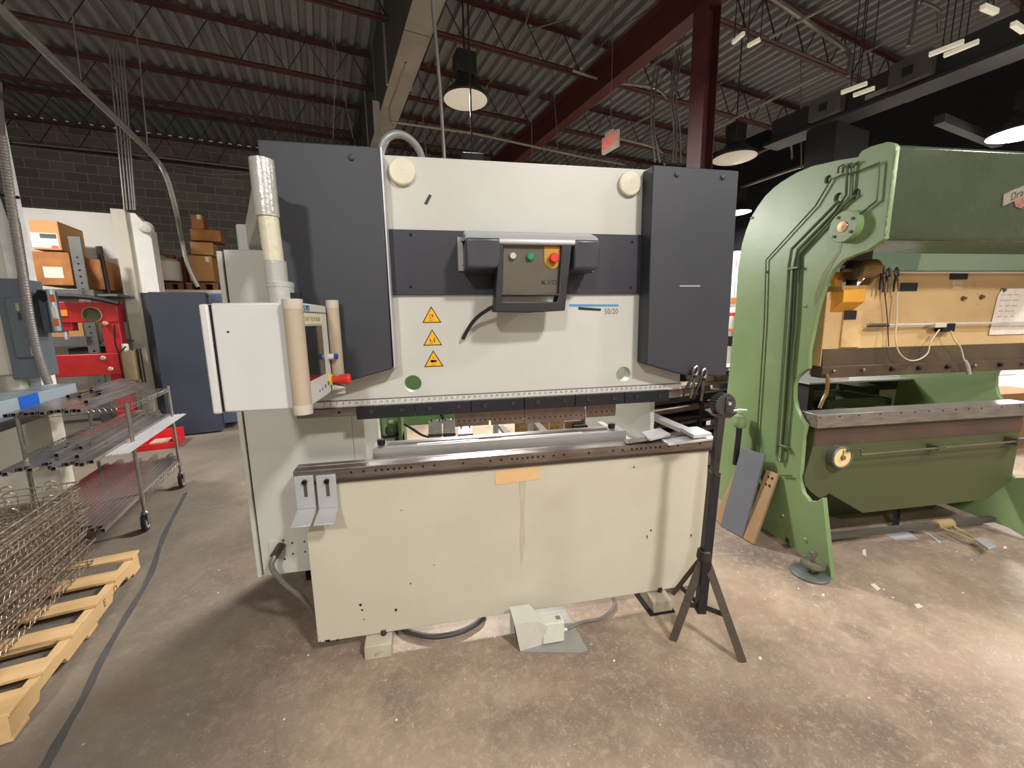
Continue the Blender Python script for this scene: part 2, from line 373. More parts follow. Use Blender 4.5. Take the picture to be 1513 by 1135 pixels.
# conduits and wires under the roof
M_cond = mat('galvanised', (150, 147, 140), .4, .6, .12, 9)
M_wire = mat('grey_wire', (120, 116, 110), .6)
def run(pts, r, label, m=None, F='B', name='conduit', cat='conduit', smooth=0, n=8):
    P = [px(q, F, ax, v) for q, ax, v in pts]
    if smooth: P = bez(P, smooth)
    if name == 'hanging_wire' and P[0].z < 5.98: P.insert(0, Vector((P[0].x, P[0].y, 5.99)))
    return MB(F).tube(P, r, n).build(name, m or M_cond, label=label, cat=cat)
run([((0, 12), 2, 3.5), ((110, 118), 2, 3.5), ((222, 226), 2, 3.5), ((246, 262), 2, 3.3), ((262, 320), 2, 2.9), ((268, 352), 1, 7.25), ((278, 392), 1, 7.28), ((293, 424), 1, 7.3)], .028, 'fat silver conduit running down to the dark blue cabinet', smooth=6)
for i, (x0, x1) in enumerate(((166, 188), (171, 193), (176, 197), (181, 200), (160, 184))):
    run([((x0-22 if i == 4 else x0-8, -10), 1, 8.7), ((x0, 60), 1, 8.72), ((x1, 310), 1, 8.9)], .012, f'thin vertical conduit of the bundle above the white pillar, {["leftmost but one","second","middle","right","leftmost bent"][i]} one')
run([((18, 210), 1, 12.6), ((180, 226), 1, 12.6), ((372, 249), 1, 12.6)], .022, 'pipe along the block wall, upper one')
run([((195, 228), 1, 12.7), ((290, 255), 1, 12.7), ((372, 258), 1, 12.7)], .02, 'sagging pipe along the block wall, lower one', smooth=5)
run([((638, -10), 1, 2.9), ((650, 130), 1, 2.9), ((657, 240), 1, 2.9)], .011, 'thin silver rod hanging straight down behind the machine top', F='W')
run([((578, 180), 2, 4.3), ((700, 197), 2, 4.3), ((860, 232), 2, 4.3), ((925, 243), 2, 4.3), ((935, 250), 2, 4.1)], .018, 'silver conduit crossing behind the machine top from left to right')
run([((600, 92), 2, 4.6), ((590, 120), 2, 4.5), ((575, 160), 2, 4.35), ((577, 180), 2, 4.3)], .012, 'bent conduit end hanging under the pale beam')
run([((846, 104), 2, 5.3), ((900, 121), 2, 5.2), ((965, 129), 2, 5.2), ((985, 145), 2, 5.3)], .022, 'conduit crossing in front of the red girder', smooth=4)
for i, (a, b, c, d) in enumerate(((975, 962, 963, 968), (979, 968, 966, 975), (1006, 994, 999, 998), (1010, 999, 1003, 1006), (1002, 990, 994, 994))):
    run([((a, 15), 1, 5.2), ((a+2, 45), 1, 5.2), ((b, 140), 1, 5.2), ((c+i*.4, 190), 1, 5.2), ((d, 240), 1, 5.2)], .014, f'vertical conduit dropping beside the red column, {["first","second","third","fourth","fifth"][i]} from the left', smooth=4)
run([((958, 100), 2, 5.1), ((1032, 46), 2, 5.1)], .02, 'ribbed conduit slanting up towards the red column')
run([((912, 197), 2, 4.5), ((960, 171), 2, 4.5), ((985, 152), 2, 4.5)], .016, 'short conduit slanting up from the exit sign')
run([((912, 204), 2, 4.3), ((950, 213), 2, 4.3), ((972, 219), 2, 4.3), ((981, 228), 2, 4.2), ((982, 243), 2, 4.0)], .018, 'conduit bending down right of the exit sign')
for i, (p0, p1) in enumerate((((1138, -5), (1187, 28)), ((1187, 28), (1254, 74)))):
    pass
run([((1138, -5), 2, 5.2), ((1187, 28), 2, 5.1), ((1250, 72), 0, 6.9), ((1257, 84), 0, 6.9), ((1253, 113), 0, 6.9)], .03, 'thick pale pipe slanting down to the overhead duct')
run([((1245, -2), 2, 4.9), ((1187, 28), 2, 4.95), ((1137, 56), 2, 4.9)], .02, 'pale pipe crossing the thick pipe near the roof')
run([((1255, 88), 0, 7.0), ((1345, 47), 0, 7.0), ((1440, 8), 0, 7.0)], .014, 'thin pipe rising to the right above the duct')
run([((1055, 190), 2, 4.4), ((1185, 124), 2, 4.4), ((1222, 105), 2, 4.4)], .018, 'long pipe slanting over the dark bay')
run([((1060, 118), 2, 5.2), ((1128, 68), 2, 5.2)], .014, 'thin pipe right of the red column')
run([((1183, 88), 1, 5.0), ((1184, 250), 1, 5.0)], .012, 'thin vertical rod above the green press')
run([((1085, 243), 1, 5.3), ((1130, 222), 1, 5.3), ((1160, 211), 1, 5.2), ((1169, 217), 1, 5.2), ((1170, 235), 1, 5.2)], .02, 'bent conduit beside the lamp near the red column', smooth=3)
run([((1095, 277), 0, 9), ((1160, 254), 0, 9), ((1238, 229), 0, 9)], .03, 'pipe in the dark bay behind the green press')
run([((1355, -5), 1, 3.0), ((1350, 30), 1, 3.0), ((1342, 68), 1, 3.0)], .02, 'thick vertical conduit dropping to the duct')
run([((1362, 2), 1, 2.9), ((1384, 12), 1, 2.9), ((1387, 22), 1, 2.9), ((1387, 50), 1, 2.9)], .02, 'bent conduit dropping to the duct at right', smooth=3)
for i, (a, b, m_) in enumerate(((( (813, 60)), (826, 242), 0), ((901, 0), (903, 190), 0), ((953, 0), (955, 245), 0), ((785, 90), (786, 242), 0), ((478, 0), (522, 205), 0), ((497, 80), (492, 205), 0), ((105, 10), (120, 118), 0), ((205, 75), (218, 215), 0), ((620, 118), (630, 232), 0))):
    run([(a, 1, 6.5), (b, 1, 6.6)], .006, f'thin hanging wire {["behind the machine top, left one","holding the exit sign","right of the exit sign","behind the machine top, right one","crossing the joists at centre left","above the left machine cover","at the far left under the deck","near the conduit bundle","right of the pale beam"][i]}', M_wire, name='hanging_wire', cat='wire', n=5)
for i, (pts) in enumerate(([(780, 45), (830, 30), (850, 20), (862, -5)], [(846, 104), (870, 60), (900, 20), (906, -5)], [(848, 103), (880, 80), (900, 55), (965, 8)], [(865, 240), (950, 190), (1030, 140), (1100, 108)], [(840, 226), (900, 200), (985, 160), (1040, 118)], [(1060, 200), (1110, 160), (1180, 115), (1230, 80)], [(640, 200), (700, 150), (760, 70), (790, -5)])):
    run([(q, 2, 5.5) for q in pts], .009, f'thin cable slung under the roof deck, {["above the high bay lamp","left of the red girder","crossing the red girder","low behind the right cover","behind the exit sign","over the dark bay","right of the pale beam"][i]}', M_wire, name='cable', cat='cable', smooth=4, n=5)
a, b = px((543, 205), 'B', 1, 7.0), px((556, 150), 'B', 1, 7.0)
hs = thing('hanging_board', 'small tilted board hanging left of the pale beam above the machine cover', 'board', (a.x, 7, a.z), 'B')
MB('B').box(b.x-.06, b.x+.04, 6.98, 7.0, a.z, b.z).build('panel', M_beam, hs); MB('B').tube([(b.x-.01, 6.99, b.z), (b.x-.01, 6.99, 5.99)], .006, 5).build('hanger', M_wire, hs)
# exit sign
M_sign = mat('sign_white', (205, 190, 178), .5, emit=((255, 220, 205), .10)); M_red = mat('sign_red', (230, 30, 40), .4, emit=((255, 30, 45), 1.0))
a, b = px((889, 205), 'B', 0, 4.0), px((912, 193), 'B', 0, 4.0); c = px((889, 229), 'B', 0, 4.0)
ex = thing('exit_sign', 'white exit sign with red letters hanging under the roof', 'exit sign', (4.03, (a.y+b.y)/2, c.z), 'B')
MB('B').box(4.0, 4.05, b.y, a.y, c.z, a.z).build('sign_housing', M_sign, ex, bevel=.008)
MB('B').box(4.01, 4.04, (a.y+b.y)/2-.06, (a.y+b.y)/2+.12, a.z, a.z+.05).build('sign_canopy', M_sign, ex, bevel=.006)
MB('B').tube([(4.025, (a.y+b.y)/2, a.z+.05), (4.025, (a.y+b.y)/2, 5.99)], .006, 6).build('sign_stem', M_wire, ex)
txt('EXIT', 'letters', M_red, ex, 'B', (3.998, (a.y+b.y)/2, (a.z+c.z)/2), .19, face='-X', thick=.001, sx=.74)

# ------------------------------------------------------------------ the press brake (front face lies in the plane Y = 1.85)
M_cream = mat('cream_enamel', (198, 197, 188), .42, 0, .03, 1.6, col2=(189, 187, 177), spots=((180, 177, 164), .66, 3, .12))
M_bed = mat('cream_enamel_bed', (198, 193, 174), .45, 0, .03, 1.8, col2=(187, 181, 160), spots=((90, 72, 54), .74, 22, .0), spots2=((184, 178, 158), .6, 1.8, .15))
M_char = mat('charcoal_enamel', (54, 55, 61), .5, 0, .05, 1.5, col2=(47, 49, 56))
M_band = mat('charcoal_band', (42, 42, 51), .5, 0, .05, 1.5)
M_steel = mat('bare_steel', (150, 142, 136), .32, .85, .12, 7, col2=(104, 92, 86), stretch=(1, 6, 6))
M_bright = mat('bright_steel', (224, 224, 224), .3, .5, .02, 3)
M_silver = mat('silver_paint', (188, 188, 190), .38, .3, .05, 6)
M_brown = mat('brown_tool_steel', (134, 116, 106), .36, .55, .12, 14, col2=(104, 88, 80), spots=((176, 150, 124), .64, 9, .08))
M_blacktool = mat('black_oxide', (40, 40, 44), .42, .4, .08, 8)
M_hole = mat('dark_hole', (16, 15, 15), .9)
M_blk = mat('black_plastic', (34, 34, 37), .42, 0, .05, 10)
M_bolt = mat('bolt_black', (46, 44, 44), .35, .6)
pb = thing('press_brake', 'large cream press brake with charcoal side covers in the middle of the hall', 'press brake', (.42, 2.2, 0))
bed = MB().box(-.60, 1.42, 1.85, 1.9, .083, .872).build('bed_panel', M_bed, pb, bevel=.003)
for xa, xb in ((-.32, -.26), (1.1, 1.14)): MB().box(xa, xb, 1.95, 2.6, .12, .86).build('bed_rib', M_cream, pb)
MB().box(-.55, 1.38, 1.9, 1.94, .7, .86).build('bed_stiffener', M_cream, pb)
# rust run and chips under the die rail
M_rust = mat('rust_stain', (150, 104, 62), .8, 0, .2, 30, col2=(178, 148, 100))
def flat_y(poly_px, Y, name, m, parent, label=None, th=.0012, cat=None, group=None):
    P = [px(q, 'W', 1, Y) for q in poly_px]
    return MB().prism([(p.x, Y-th, p.z) for p in P], (0, th*.9, 0)).build(name, m, parent, label=label, cat=cat, group=group, smooth=False)
for i, (x, y, w, h) in enumerate(((530, 893, 5, 3), (533, 901, 4, 2), (583, 900, 4, 4), (537, 915, 2, 2), (480, 946, 8, 3), (605, 862, 3, 2), (640, 835, 2, 2), (955, 792, 2, 6), (960, 783, 3, 3), (935, 690, 3, 2), (1020, 790, 2, 5), (944, 655, 2, 2), (472, 948, 2, 3), (497, 945, 3, 3))):
    flat_y([(x, y), (x+w, y-1), (x+w-1, y+h), (x+1, y+h-1)], 1.85, 'paint_chip', M_hole, bed)
flat_y([(765, 690), (775, 690), (777, 712), (774, 760), (776, 800), (770, 838), (768, 800), (770, 760), (767, 712)], 1.85, 'rust_run', mat('rust_run', (190, 180, 154), .6, 0, .1, 12), bed)
flat_y([(731, 697), (797, 686), (797, 708), (765, 712), (732, 717)], 1.849, 'masking_tape', mat('masking_tape', (222, 180, 128), .7, 0, .05, 20), None, label='torn strip of tan masking tape stuck on the cream bed panel', cat='tape')
# die rail
rail = thing('die_rail', 'long grey steel die rail bolted on top of the cream bed panel', 'die rail', (.4, 1.9, .872))
pf = [(1.828, .895), (1.828, .941), (1.868, .946), (1.868, .941), (1.874, .941), (1.874, .946), (1.912, .946), (1.94, .90), (1.94, .872), (1.845, .872)]
MB().prism([(-.622, y, z) for y, z in pf], (2.06, 0, 0)).build('rail_body', M_steel, rail, bevel=.0015, smooth=False)
MB().box(-.6, 1.42, 1.836, 1.85, .872, .893).build('rail_lip', mat('dark_steel', (80, 68, 62), .5, .6, .1, 8), rail)
holes = [518.7, 537, 555, 564, 573, 582, 590, 599, 607.5, 624.7, 641.5, 684, 724.5, 740.5, 756.5, 764.3, 772, 779.6, 787, 795, 803, 818, 833, 870, 906, 920, 933.8, 941, 947.7, 954.6, 961.6, 968.6, 975.5, 988.7, 1002, 1034.5]
for x in holes:
    p = px((x, 696-(x-518.7)*.0855), 'W', 1, 1.828)
    MB().cyl((p.x, 1.8262, .918), (p.x, 1.832, .918), .0055, n=10).build('screw_hole', M_hole, rail)
# die holder block and loose dies lying on it
dh = thing('die_holder', 'ground steel die holder block lying along the top of the die rail', 'die holder', (.35, 2.0, .935))
MB().box(-.305, .99, 1.945, 2.06, .9, .982).build('holder_block', mat('ground_steel', (176, 174, 170), .3, .55, .03, 2, stretch=(.4, 6, 6)), dh, bevel=.002)
MB().box(-.24, .90, 1.985, 2.015, .982, .990).build('centre_strip', M_steel, dh, bevel=.001)
MB().box(-.1, .2, 1.962, 1.978, .982, .986).box(.32, .75, 1.96, 1.975, .982, .985).build('bright_shim', M_bright, dh)
for x in (-.27, .93):
    MB().cyl((x, 2.0, .986), (x, 2.0, 1.012), .019, n=14).build('cap_screw', M_bolt, dh, bevel=.002)
# C frames and cabinet
MB().box(-.40, -.345, 2.0, 2.46, .12, 2.2).build('side_frame', M_cream, pb, bevel=.004)
MB().box(1.158, 1.183, 2.0, 2.97, .12, 2.2).build('side_frame', M_cream, pb, bevel=.003)
MB().box(-.33, 1.15, 2.95, 3.05, 1.98, 2.2).build('rear_crossbeam', M_cream, pb, bevel=.004)
cabt = MB().box(-.86, -.40, 2.0, 2.9, .366, 1.893).build('electrical_cabinet', M_cream, pb, bevel=.004)
MB().box(-.886, -.866, 1.995, 2.9, .366, 1.886).build('cabinet_door', M_cream, cabt, label='narrow cream door edge', bevel=.003)
MB().box(-.868, -.858, 2.01, 2.88, .37, 1.88).build('door_gasket', M_hole, cabt)
MB().box(-.84, -.45, 2.5, 2.85, 0, .366).build('cabinet_foot', M_hole, pb)
pc = px((409, 811), 'W', 1, 2.0)
pl = MB().box(pc.x-.032, pc.x+.03, 1.992, 2.0, pc.z-.045, pc.z+.045).build('cable_plate', M_cream, cabt, bevel=.002)
for q in ((432, 802), (450, 800), (433, 818), (451, 815), (402, 800), (419, 798), (421, 826)):
    p = px(q, 'W', 1, 2.0); MB().cyl((p.x, 1.9955, p.z), (p.x, 2.002, p.z), .004, n=8).build('cabinet_screw', M_bolt, cabt)
M_hose = mat('flex_conduit', (140, 138, 132), .4, .5, .1, 30)
P = [px((412, 812), 'W', 1, 1.97), px((405, 824), 'W', 1, 1.94), px((402, 840), 'W', 1, 1.93), px((420, 862), 'W', 1, 1.95), px((445, 882), 'W', 1, 1.98), px((458, 898), 'W', 1, 2.0), px((468, 918), 'W', 1, 2.02)]
MB().tube(bez(P, 6), .0125, 10).build('flexible_conduit', M_hose, pb)
MB().cyl(P[0]+Vector((.004, .025, .008)), P[1]+Vector((0, 0, .004)), .019, n=12).build('conduit_fitting', mat('brown_fitting', (96, 84, 74), .4, .5), pb)
# moving beam (ram) with through holes, behind the side covers
hl, hr = px((610, 567), 'W', 1, 1.9), px((921, 553), 'W', 1, 1.9)
ram = MB().plate(1, [(-.6, 1.2), (1.262, 1.2), (1.262, 1.262), (1.255, 1.4), (1.255, 2.268), (-.4, 2.268), (-.6, 1.4)], 1.9, 1.955, [circ((hl.x, hl.z), .0385, 28), circ((hr.x, hr.z), .0385, 28)]).build('ram', M_cream, pb, bevel=.0015)
for q in ((594, 253), (931, 271)):
    p = px(q, 'W', 1, 1.885); MB().lathe((p.x, 1.9, p.z), (0, -1, 0), [(.055, 0), (.055, .018), (.05, .022), (.004, .022), (.004, .02)], 36).build('round_cap', mat('cream_cap', (226, 218, 192), .4), ram, label='round cream cap')
b1 = MB().box(-.2, 1.1, 1.884, 1.9, 1.692, 1.968).build('dark_band', M_band, pb, bevel=.0015)
for q in ((607, 347), (607, 424), (934, 358), (932, 425)):
    p = px(q, 'W', 1, 1.884); MB().cyl((p.x, 1.8825, p.z), (p.x, 1.89, p.z), .0065, n=12).build('band_hole', M_hole, b1)
flat_y([(634, 287), (638, 289), (631, 303), (626.5, 301)], 1.9, 'tape_piece', M_blk, ram, label='black tape piece')
# ruler
rz = px((700, 594), 'W', 1, 1.897).z
M_ruler = mat('ruler_white', (216, 212, 204), .45, .1, .03, 10)
ru = MB().box(-.62, 1.268, 1.894, 1.9, 1.2015, 1.228).build('ruler', M_ruler, pb, smooth=False)
MB().box(-.62, 1.268, 1.8955, 1.9, 1.228, 1.2335).build('ruler_edge', mat('ruler_edge', (128, 124, 118), .4, .5), ru)
x6 = px((488, 590), 'W', 1, 1.894).x; x30 = px((701, 577), 'W', 1, 1.894).x; st = (x30-x6)/24
M_ink = mat('ink_black', (28, 28, 30), .6)
for n in range(5, 68):
    x = x6+(n-6)*st
    if x < 1.26: txt(str(n), 'number', M_ink, ru, 'W', (x, 1.8938, 1.2185), .0165, sx=.9, thick=.0002)
m = MB(); n = 0
while -.6+n*st/4 < 1.26:
    h = .007 if n % 4 == 0 else .004; m.box(-.6+n*st/4-.0006, -.6+n*st/4+.0006, 1.8934, 1.894, 1.2025, 1.2025+h); n += 1
m.build('tick_marks', M_ink, ru, smooth=False)
# tool holder rail and black clamps
MB().box(-.6, 1.262, 1.88, 1.94, 1.163, 1.2).build('tool_holder_rail', M_steel, pb, bevel=.002)
p = px((501, 608), 'W', 1, 1.879); MB().cyl((p.x, 1.8785, 1.182), (p.x, 1.885, 1.182), .006, n=12).build('rail_hole', M_hole, pb)
ce = [px((x, 590), 'W', 1, 1.86).x for x in (524.5, 612, 695.5, 774.5, 850, 923, 989)]
for i in range(6):
    c = MB().box(ce[i]+.0015, ce[i+1]-.0015, 1.86, 1.882, 1.148, 1.206).build('tool_clamp', M_blacktool, pb, bevel=.002, label='black clamp plate')
    for t in (.26, .78):
        x = ce[i]+(ce[i+1]-ce[i])*t
        MB().lathe((x, 1.8605, 1.182), (0, -1, 0), [(.0095, 0), (.0095, .007), (.0055, .007), (.0055, .002)], 16).build('clamp_screw', mat('screw_grey', (84, 82, 82), .3, .7), c)
# punches
zb = 1.148
def punch(q0, q1, zbot, label):
    x0, x1 = px((q0, 610), 'W', 1, 1.92).x, px((q1, 610), 'W', 1, 1.92).x
    t = thing('punch_segment', label, 'punch', ((x0+x1)/2, 1.93, zbot), group='punch segments under the black clamps')
    MB().prism([(x0, 1.918, 1.165), (x0, 1.918, zbot+.02), (x0, 1.925, zbot), (x0, 1.931, zbot), (x0, 1.94, zbot+.05), (x0, 1.94, 1.165)], (x1-x0, 0, 0)).build('blade', M_brown, t, bevel=.001, smooth=False)
    n = max(int((x1-x0)/.027), 2)
    for i in range(n):
        x = x0+(x1-x0)*(i+.7)/(n+.4); MB().cyl((x, 1.9168, zbot+.028), (x, 1.92, zbot+.028), .0042, n=8).build('blade_hole', M_hole, t)
punch(672, 722, 1.068, 'short brown steel punch under the third black clamp')
punch(725.5, 773.5, 1.066, 'brown steel punch stamped with a letter under the third clamp')
punch(775.5, 864, 1.062, 'longest brown steel punch under the middle clamps')
punch(867.5, 909.6, 1.072, 'brown steel punch in front of the right side frame')
# side covers
def cover(poly, label, bolts):
    c = MB().prism([(x, 1.80, z) for x, z in poly], (0, .097, 0)).build('side_cover', M_char, pb, bevel=.005, seg=2)
    for q in bolts:
        p = px(q, 'W', 1, 1.8); MB().lathe((p.x, 1.8005, p.z), (0, -1, 0), [(.012, 0), (.011, .006), (.006, .008)], 16).build('cover_bolt', M_char, c)
    return c
cover([(-.614, 2.263), (-.614, 1.262), (-.372, 1.327), (-.176, 1.377), (-.17, 2.261)], '', [(519, 233)])
cr = cover([(1.01, 2.255), (1.012, 1.352), (1.225, 1.288), (1.455, 1.277), (1.45, 2.25)], '', [(1000, 258), (1068, 262)])
a, b = px((1004, 421.5), 'W', 1, 1.8), px((1034, 424), 'W', 1, 1.8)
MB().box(a.x, b.x, 1.7975, 1.8, b.z, a.z).build('small_nameplate', mat('nameplate', (168, 164, 156), .4, .3, .1, 60), cr)
for c_, g in ((-.17, 0),): MB().box(-.17, -.164, 1.802, 1.897, 1.38, 2.26).build('cover_edge', M_silver, pb)
# warning triangles
M_yel = mat('sign_yellow', (240, 176, 20), .45, 0, .02, 10)
def tri(q, y0, y1, kind):
    a = px((q, y0), 'W', 1, 1.9); b = px((q, y1), 'W', 1, 1.9); h = a.z-b.z; w = h*.58
    t = MB().prism([(a.x-w, 1.899, b.z), (a.x+w, 1.899, b.z), (a.x, 1.899, a.z)], (0, .0012, 0)).build('warning_label', M_ink, ram, smooth=False)
    cz = b.z+h/3; k = .84
    MB().prism([(a.x+(x)*k, 1.8986, cz+(z-cz)*k) for x, z in ((-w, b.z), (w, b.z), (0, a.z))], (0, .0006, 0)).build('yellow_field', M_yel, t, smooth=False)
    m = MB(); u = h/24; Y0, Y1 = 1.8980, 1.8987
    def bx(x0, x1, z0, z1): m.box(a.x+x0*u, a.x+x1*u, Y0, Y1, b.z+z0*u, b.z+z1*u)
    if kind == 0: bx(-3.2, .8, 3, 3.5); bx(-3.2, -2.8, 3, 6); bx(.4, .8, 3, 6); bx(-3, -1.6, 6, 7); bx(-1.6, -.8, 6.6, 8.4); bx(-3, 2.6, 11, 11.6); bx(1.4, 2.2, 8, 11); bx(.4, 1.6, 9.4, 11.6); bx(-3, -2.5, 8.5, 11)
    elif kind == 1: bx(-4.2, -.4, 3, 3.5); bx(-4.2, -3.8, 3, 6); bx(-.8, -.4, 3, 6); bx(-3.8, -1, 6.2, 7.2); bx(-3.8, -3, 7, 10.4); bx(2.1, 3.1, 3.6, 7.8); bx(1.8, 3.4, 6.4, 9.4); bx(2.2, 3, 9.8, 11.2)
    else: bx(-1.6, 1.8, 2.2, 2.6); bx(-1.6, -1.2, 2.2, 5); bx(1.4, 1.8, 2.2, 5); bx(-4.6, 0, 7, 9.2); bx(-3.6, 1.2, 6.4, 10); bx(.8, 4.4, 7, 9.6); bx(-.4, .4, 12, 14)
    m.build('pictogram', M_ink, t, smooth=False)
tri(637, 452.5, 477, 0); tri(638.3, 486.5, 510.5, 1); tri(640, 517.5, 542, 2)
# blue line and size lettering
flat_y([(841, 449.5), (914, 450), (914, 453), (841, 453)], 1.9, 'blue_line', mat('blue_print', (70, 150, 196), .5), ram)
flat_y([(855, 453.5), (888, 456), (887.5, 459.5), (854.5, 457.5)], 1.899, 'black_tape', M_blk, ram)
p = px((903, 460.5), 'W', 1, 1.9); txt('50/20', 'model_number', mat('grey_print', (96, 96, 98), .5), ram, 'W', (p.x, 1.8995, p.z), .037, sx=.82)
# top hose
P = [px((562, 240), 'W', 1, 2.0), px((563, 222), 'W', 1, 2.0), px((570, 205), 'W', 1, 2.0), px((588, 198), 'W', 1, 2.02), px((606, 206), 'W', 1, 2.05), px((620, 224), 'W', 1, 2.08), px((626, 245), 'W', 1, 2.1)]
MB().tube(bez(P, 6), .0165, 12).build('top_hose', mat('grey_hose', (150, 150, 148), .35, .2), pb)
# front support brackets hanging from the rail
def bracket(qs, label):
    z0 = .768; A = [px(q, 'W', 1, 1.826) for q in qs[:2]]; Bq = [px(q, 'W', 1, 1.826) for q in qs[2:4]]; Cq = [px(q, 'W', 2, z0-.028) for q in qs[4:6]]
    t = thing('sheet_support', label, 'bracket', ((A[0].x+A[1].x)/2, 1.82, z0), group='angled sheet supports on the die rail')
    y = 1.818; x0, x1 = A[0].x, A[1].x
    MB().box(x0, x1, y, 1.827, Bq[0].z, A[0].z).hexa([(x0, y, Bq[0].z), (x1, y, Bq[0].z), (x1, y+.009, Bq[0].z), (x0, y+.009, Bq[0].z), (x0, y, Bq[0].z+.003), (x1, y, Bq[0].z+.003), (x1, y+.009, Bq[0].z+.003), (x0, y+.009, Bq[0].z+.003)]).build('upright', M_silver, t, bevel=.002)
    yy = (Cq[0].y+Cq[1].y)/2; zb_ = z0-.028
    MB().hexa([(x0, yy, zb_-.006), (x1, yy, zb_-.006), (x1, y+.009, Bq[0].z-.006), (x0, y+.009, Bq[0].z-.006), (x0, yy, zb_), (x1, yy, zb_), (x1, y+.009, Bq[0].z+.002), (x0, y+.009, Bq[0].z+.002)]).build('foot_flange', M_silver, t, bevel=.002)
    xc = (x0+x1)/2+.004
    MB().box(xc-.007, xc+.007, y-.0012, y+.001, Bq[0].z+.055, A[0].z-.03).build('slot', mat('slot_brown', (86, 70, 58), .6), t)
    MB().lathe((xc, y, A[0].z-.026), (0, -1, 0), [(.011, 0), (.011, .012), (.006, .012), (.006, .006)], 14).build('socket_screw', M_bolt, t)
bracket([(434.5, 704), (463, 703), (439, 752), (467, 751), (423, 779), (454, 778)], 'silver angled sheet support on the die rail, left one')
bracket([(467, 702.5), (496, 701.5), (470, 751), (497, 747), (455, 776), (486, 775)], 'silver angled sheet support on the die rail, right one')
# feet
def foot(x0, x1, y0, y1, side):
    f = MB().hexa([(x0, y0, 0), (x1, y0, 0), (x1, y1, 0), (x0, y1, 0), (x0, y0+.006, .064), (x1, y0+.006, .064), (x1, y1, .084), (x0, y1, .084)]).build('mounting_foot', mat('foot_cream', (186, 178, 156), .6, 0, .12, 14, spots=((120, 112, 98), .6, 20, .1)), pb, bevel=.003)
    for t in ((.68, .5), (.3, .6)):
        x = x0+(x1-x0)*t[0]; y = y0+(y1-y0)*t[1]; r = .014 if t[0] > .5 else .007
        MB().cyl((x, y, .06), (x, y, .098 if r > .01 else .07), r, n=12).build('foot_bolt', mat('rusty_bolt', (78, 62, 52), .6, .4), f, bevel=.002)
foot(-.385, -.262, 1.79, 1.92, 0); foot(1.095, 1.205, 1.78, 1.93, 1)
MB().box(1.07, 1.215, 1.77, 1.95, 0, .008).build('foot_plate', M_hole, pb)
# white sheet support arms running back from the right end of the rail
for i, (xa, xb, ya, yb, za, zb_) in enumerate(((1.30, 1.36, 1.93, 3.1, .95, .975), (1.20, 1.26, 2.0, 2.6, .90, .925))):
    MB().box(xa, xb, ya, yb, za, zb_).build('steel_bar', M_bright, None, bevel=.002, label=['bright flat steel bar running back past the machine right side', 'short bright flat bar behind the right end of the die rail'][i], cat='steel bar')
for i, (qs, z, h, lab) in enumerate((([(948, 638), (975, 632), (991, 641), (961, 648)], .975, .014, 'dark edged square steel plate lying on the right end of the die holder'),
    ([(977, 649), (1050, 640), (1055, 647), (988, 655.5)], .957, .012, 'bright flat bar lying along the right end of the die rail'),
    ([(1005, 632), (1030, 630), (1052, 640), (1025, 643)], .985, .018, 'short bright steel block behind the right end of the die rail'),
    ([(922, 650), (955, 645), (962, 650), (928, 655)], .957, .005, 'thin grey shim on the die rail left of the square plate'))):
    P = [px(q, 'W', 2, z) for q in qs]
    MB().prism([(p.x, p.y, z-h) for p in P], (0, 0, h)).build('steel_plate', [M_silver, M_bright, M_bright, M_steel][i], None, bevel=.0015, label=lab, cat='steel plate')

# ------------------------------------------------------------------ operator box hung on the dark band
ob = thing('control_station', 'black hooded push button box hanging in the middle of the dark band', 'control box', (.44, 1.8, 1.61))
M_hood = mat('hood_grey', (74, 74, 80), .34, .25, .06, 6)
M_face = mat('face_brown', (92, 84, 70), .4, 0, .04, 6)
p0, p1 = px((675, 350), 'W', 1, 1.88), px((700, 401), 'W', 1, 1.88); p2 = px((877, 401), 'W', 1, 1.88)
M_plate = mat('bracket_plate', (176, 174, 172), .4, .3)
bp = MB().box(p0.x, p2.x, 1.874, 1.883, p1.z, p0.z).build('mounting_plate', M_plate, ob, bevel=.004)
for q in ((683, 357), (685, 392)):
    p = px(q, 'W', 1, 1.874); MB().cyl((p.x, 1.873, p.z), (p.x, 1.88, p.z), .005, n=10).build('plate_screw', M_bolt, bp)
m = MB()
prof = [(1.875, 1.957), (1.80, 1.950), (1.735, 1.925), (1.715, 1.905), (1.715, 1.885), (1.735, 1.885), (1.875, 1.885)]
m.prism([(.148, y, z) for y, z in prof], (.575, 0, 0))
m.build('hood', M_silver, ob, bevel=.008, seg=3)
for a, b, nm in ((.148, .292, 'left'), (.610, .727, 'right')):
    MB().hexa([(a, 1.722, 1.79), (b, 1.722, 1.79), (b, 1.875, 1.78), (a, 1.875, 1.78), (a-(.0), 1.712, 1.908), (b, 1.712, 1.908), (b, 1.875, 1.93), (a, 1.875, 1.93)]).build('hood_ear', M_hood, ob, bevel=.01, seg=3)
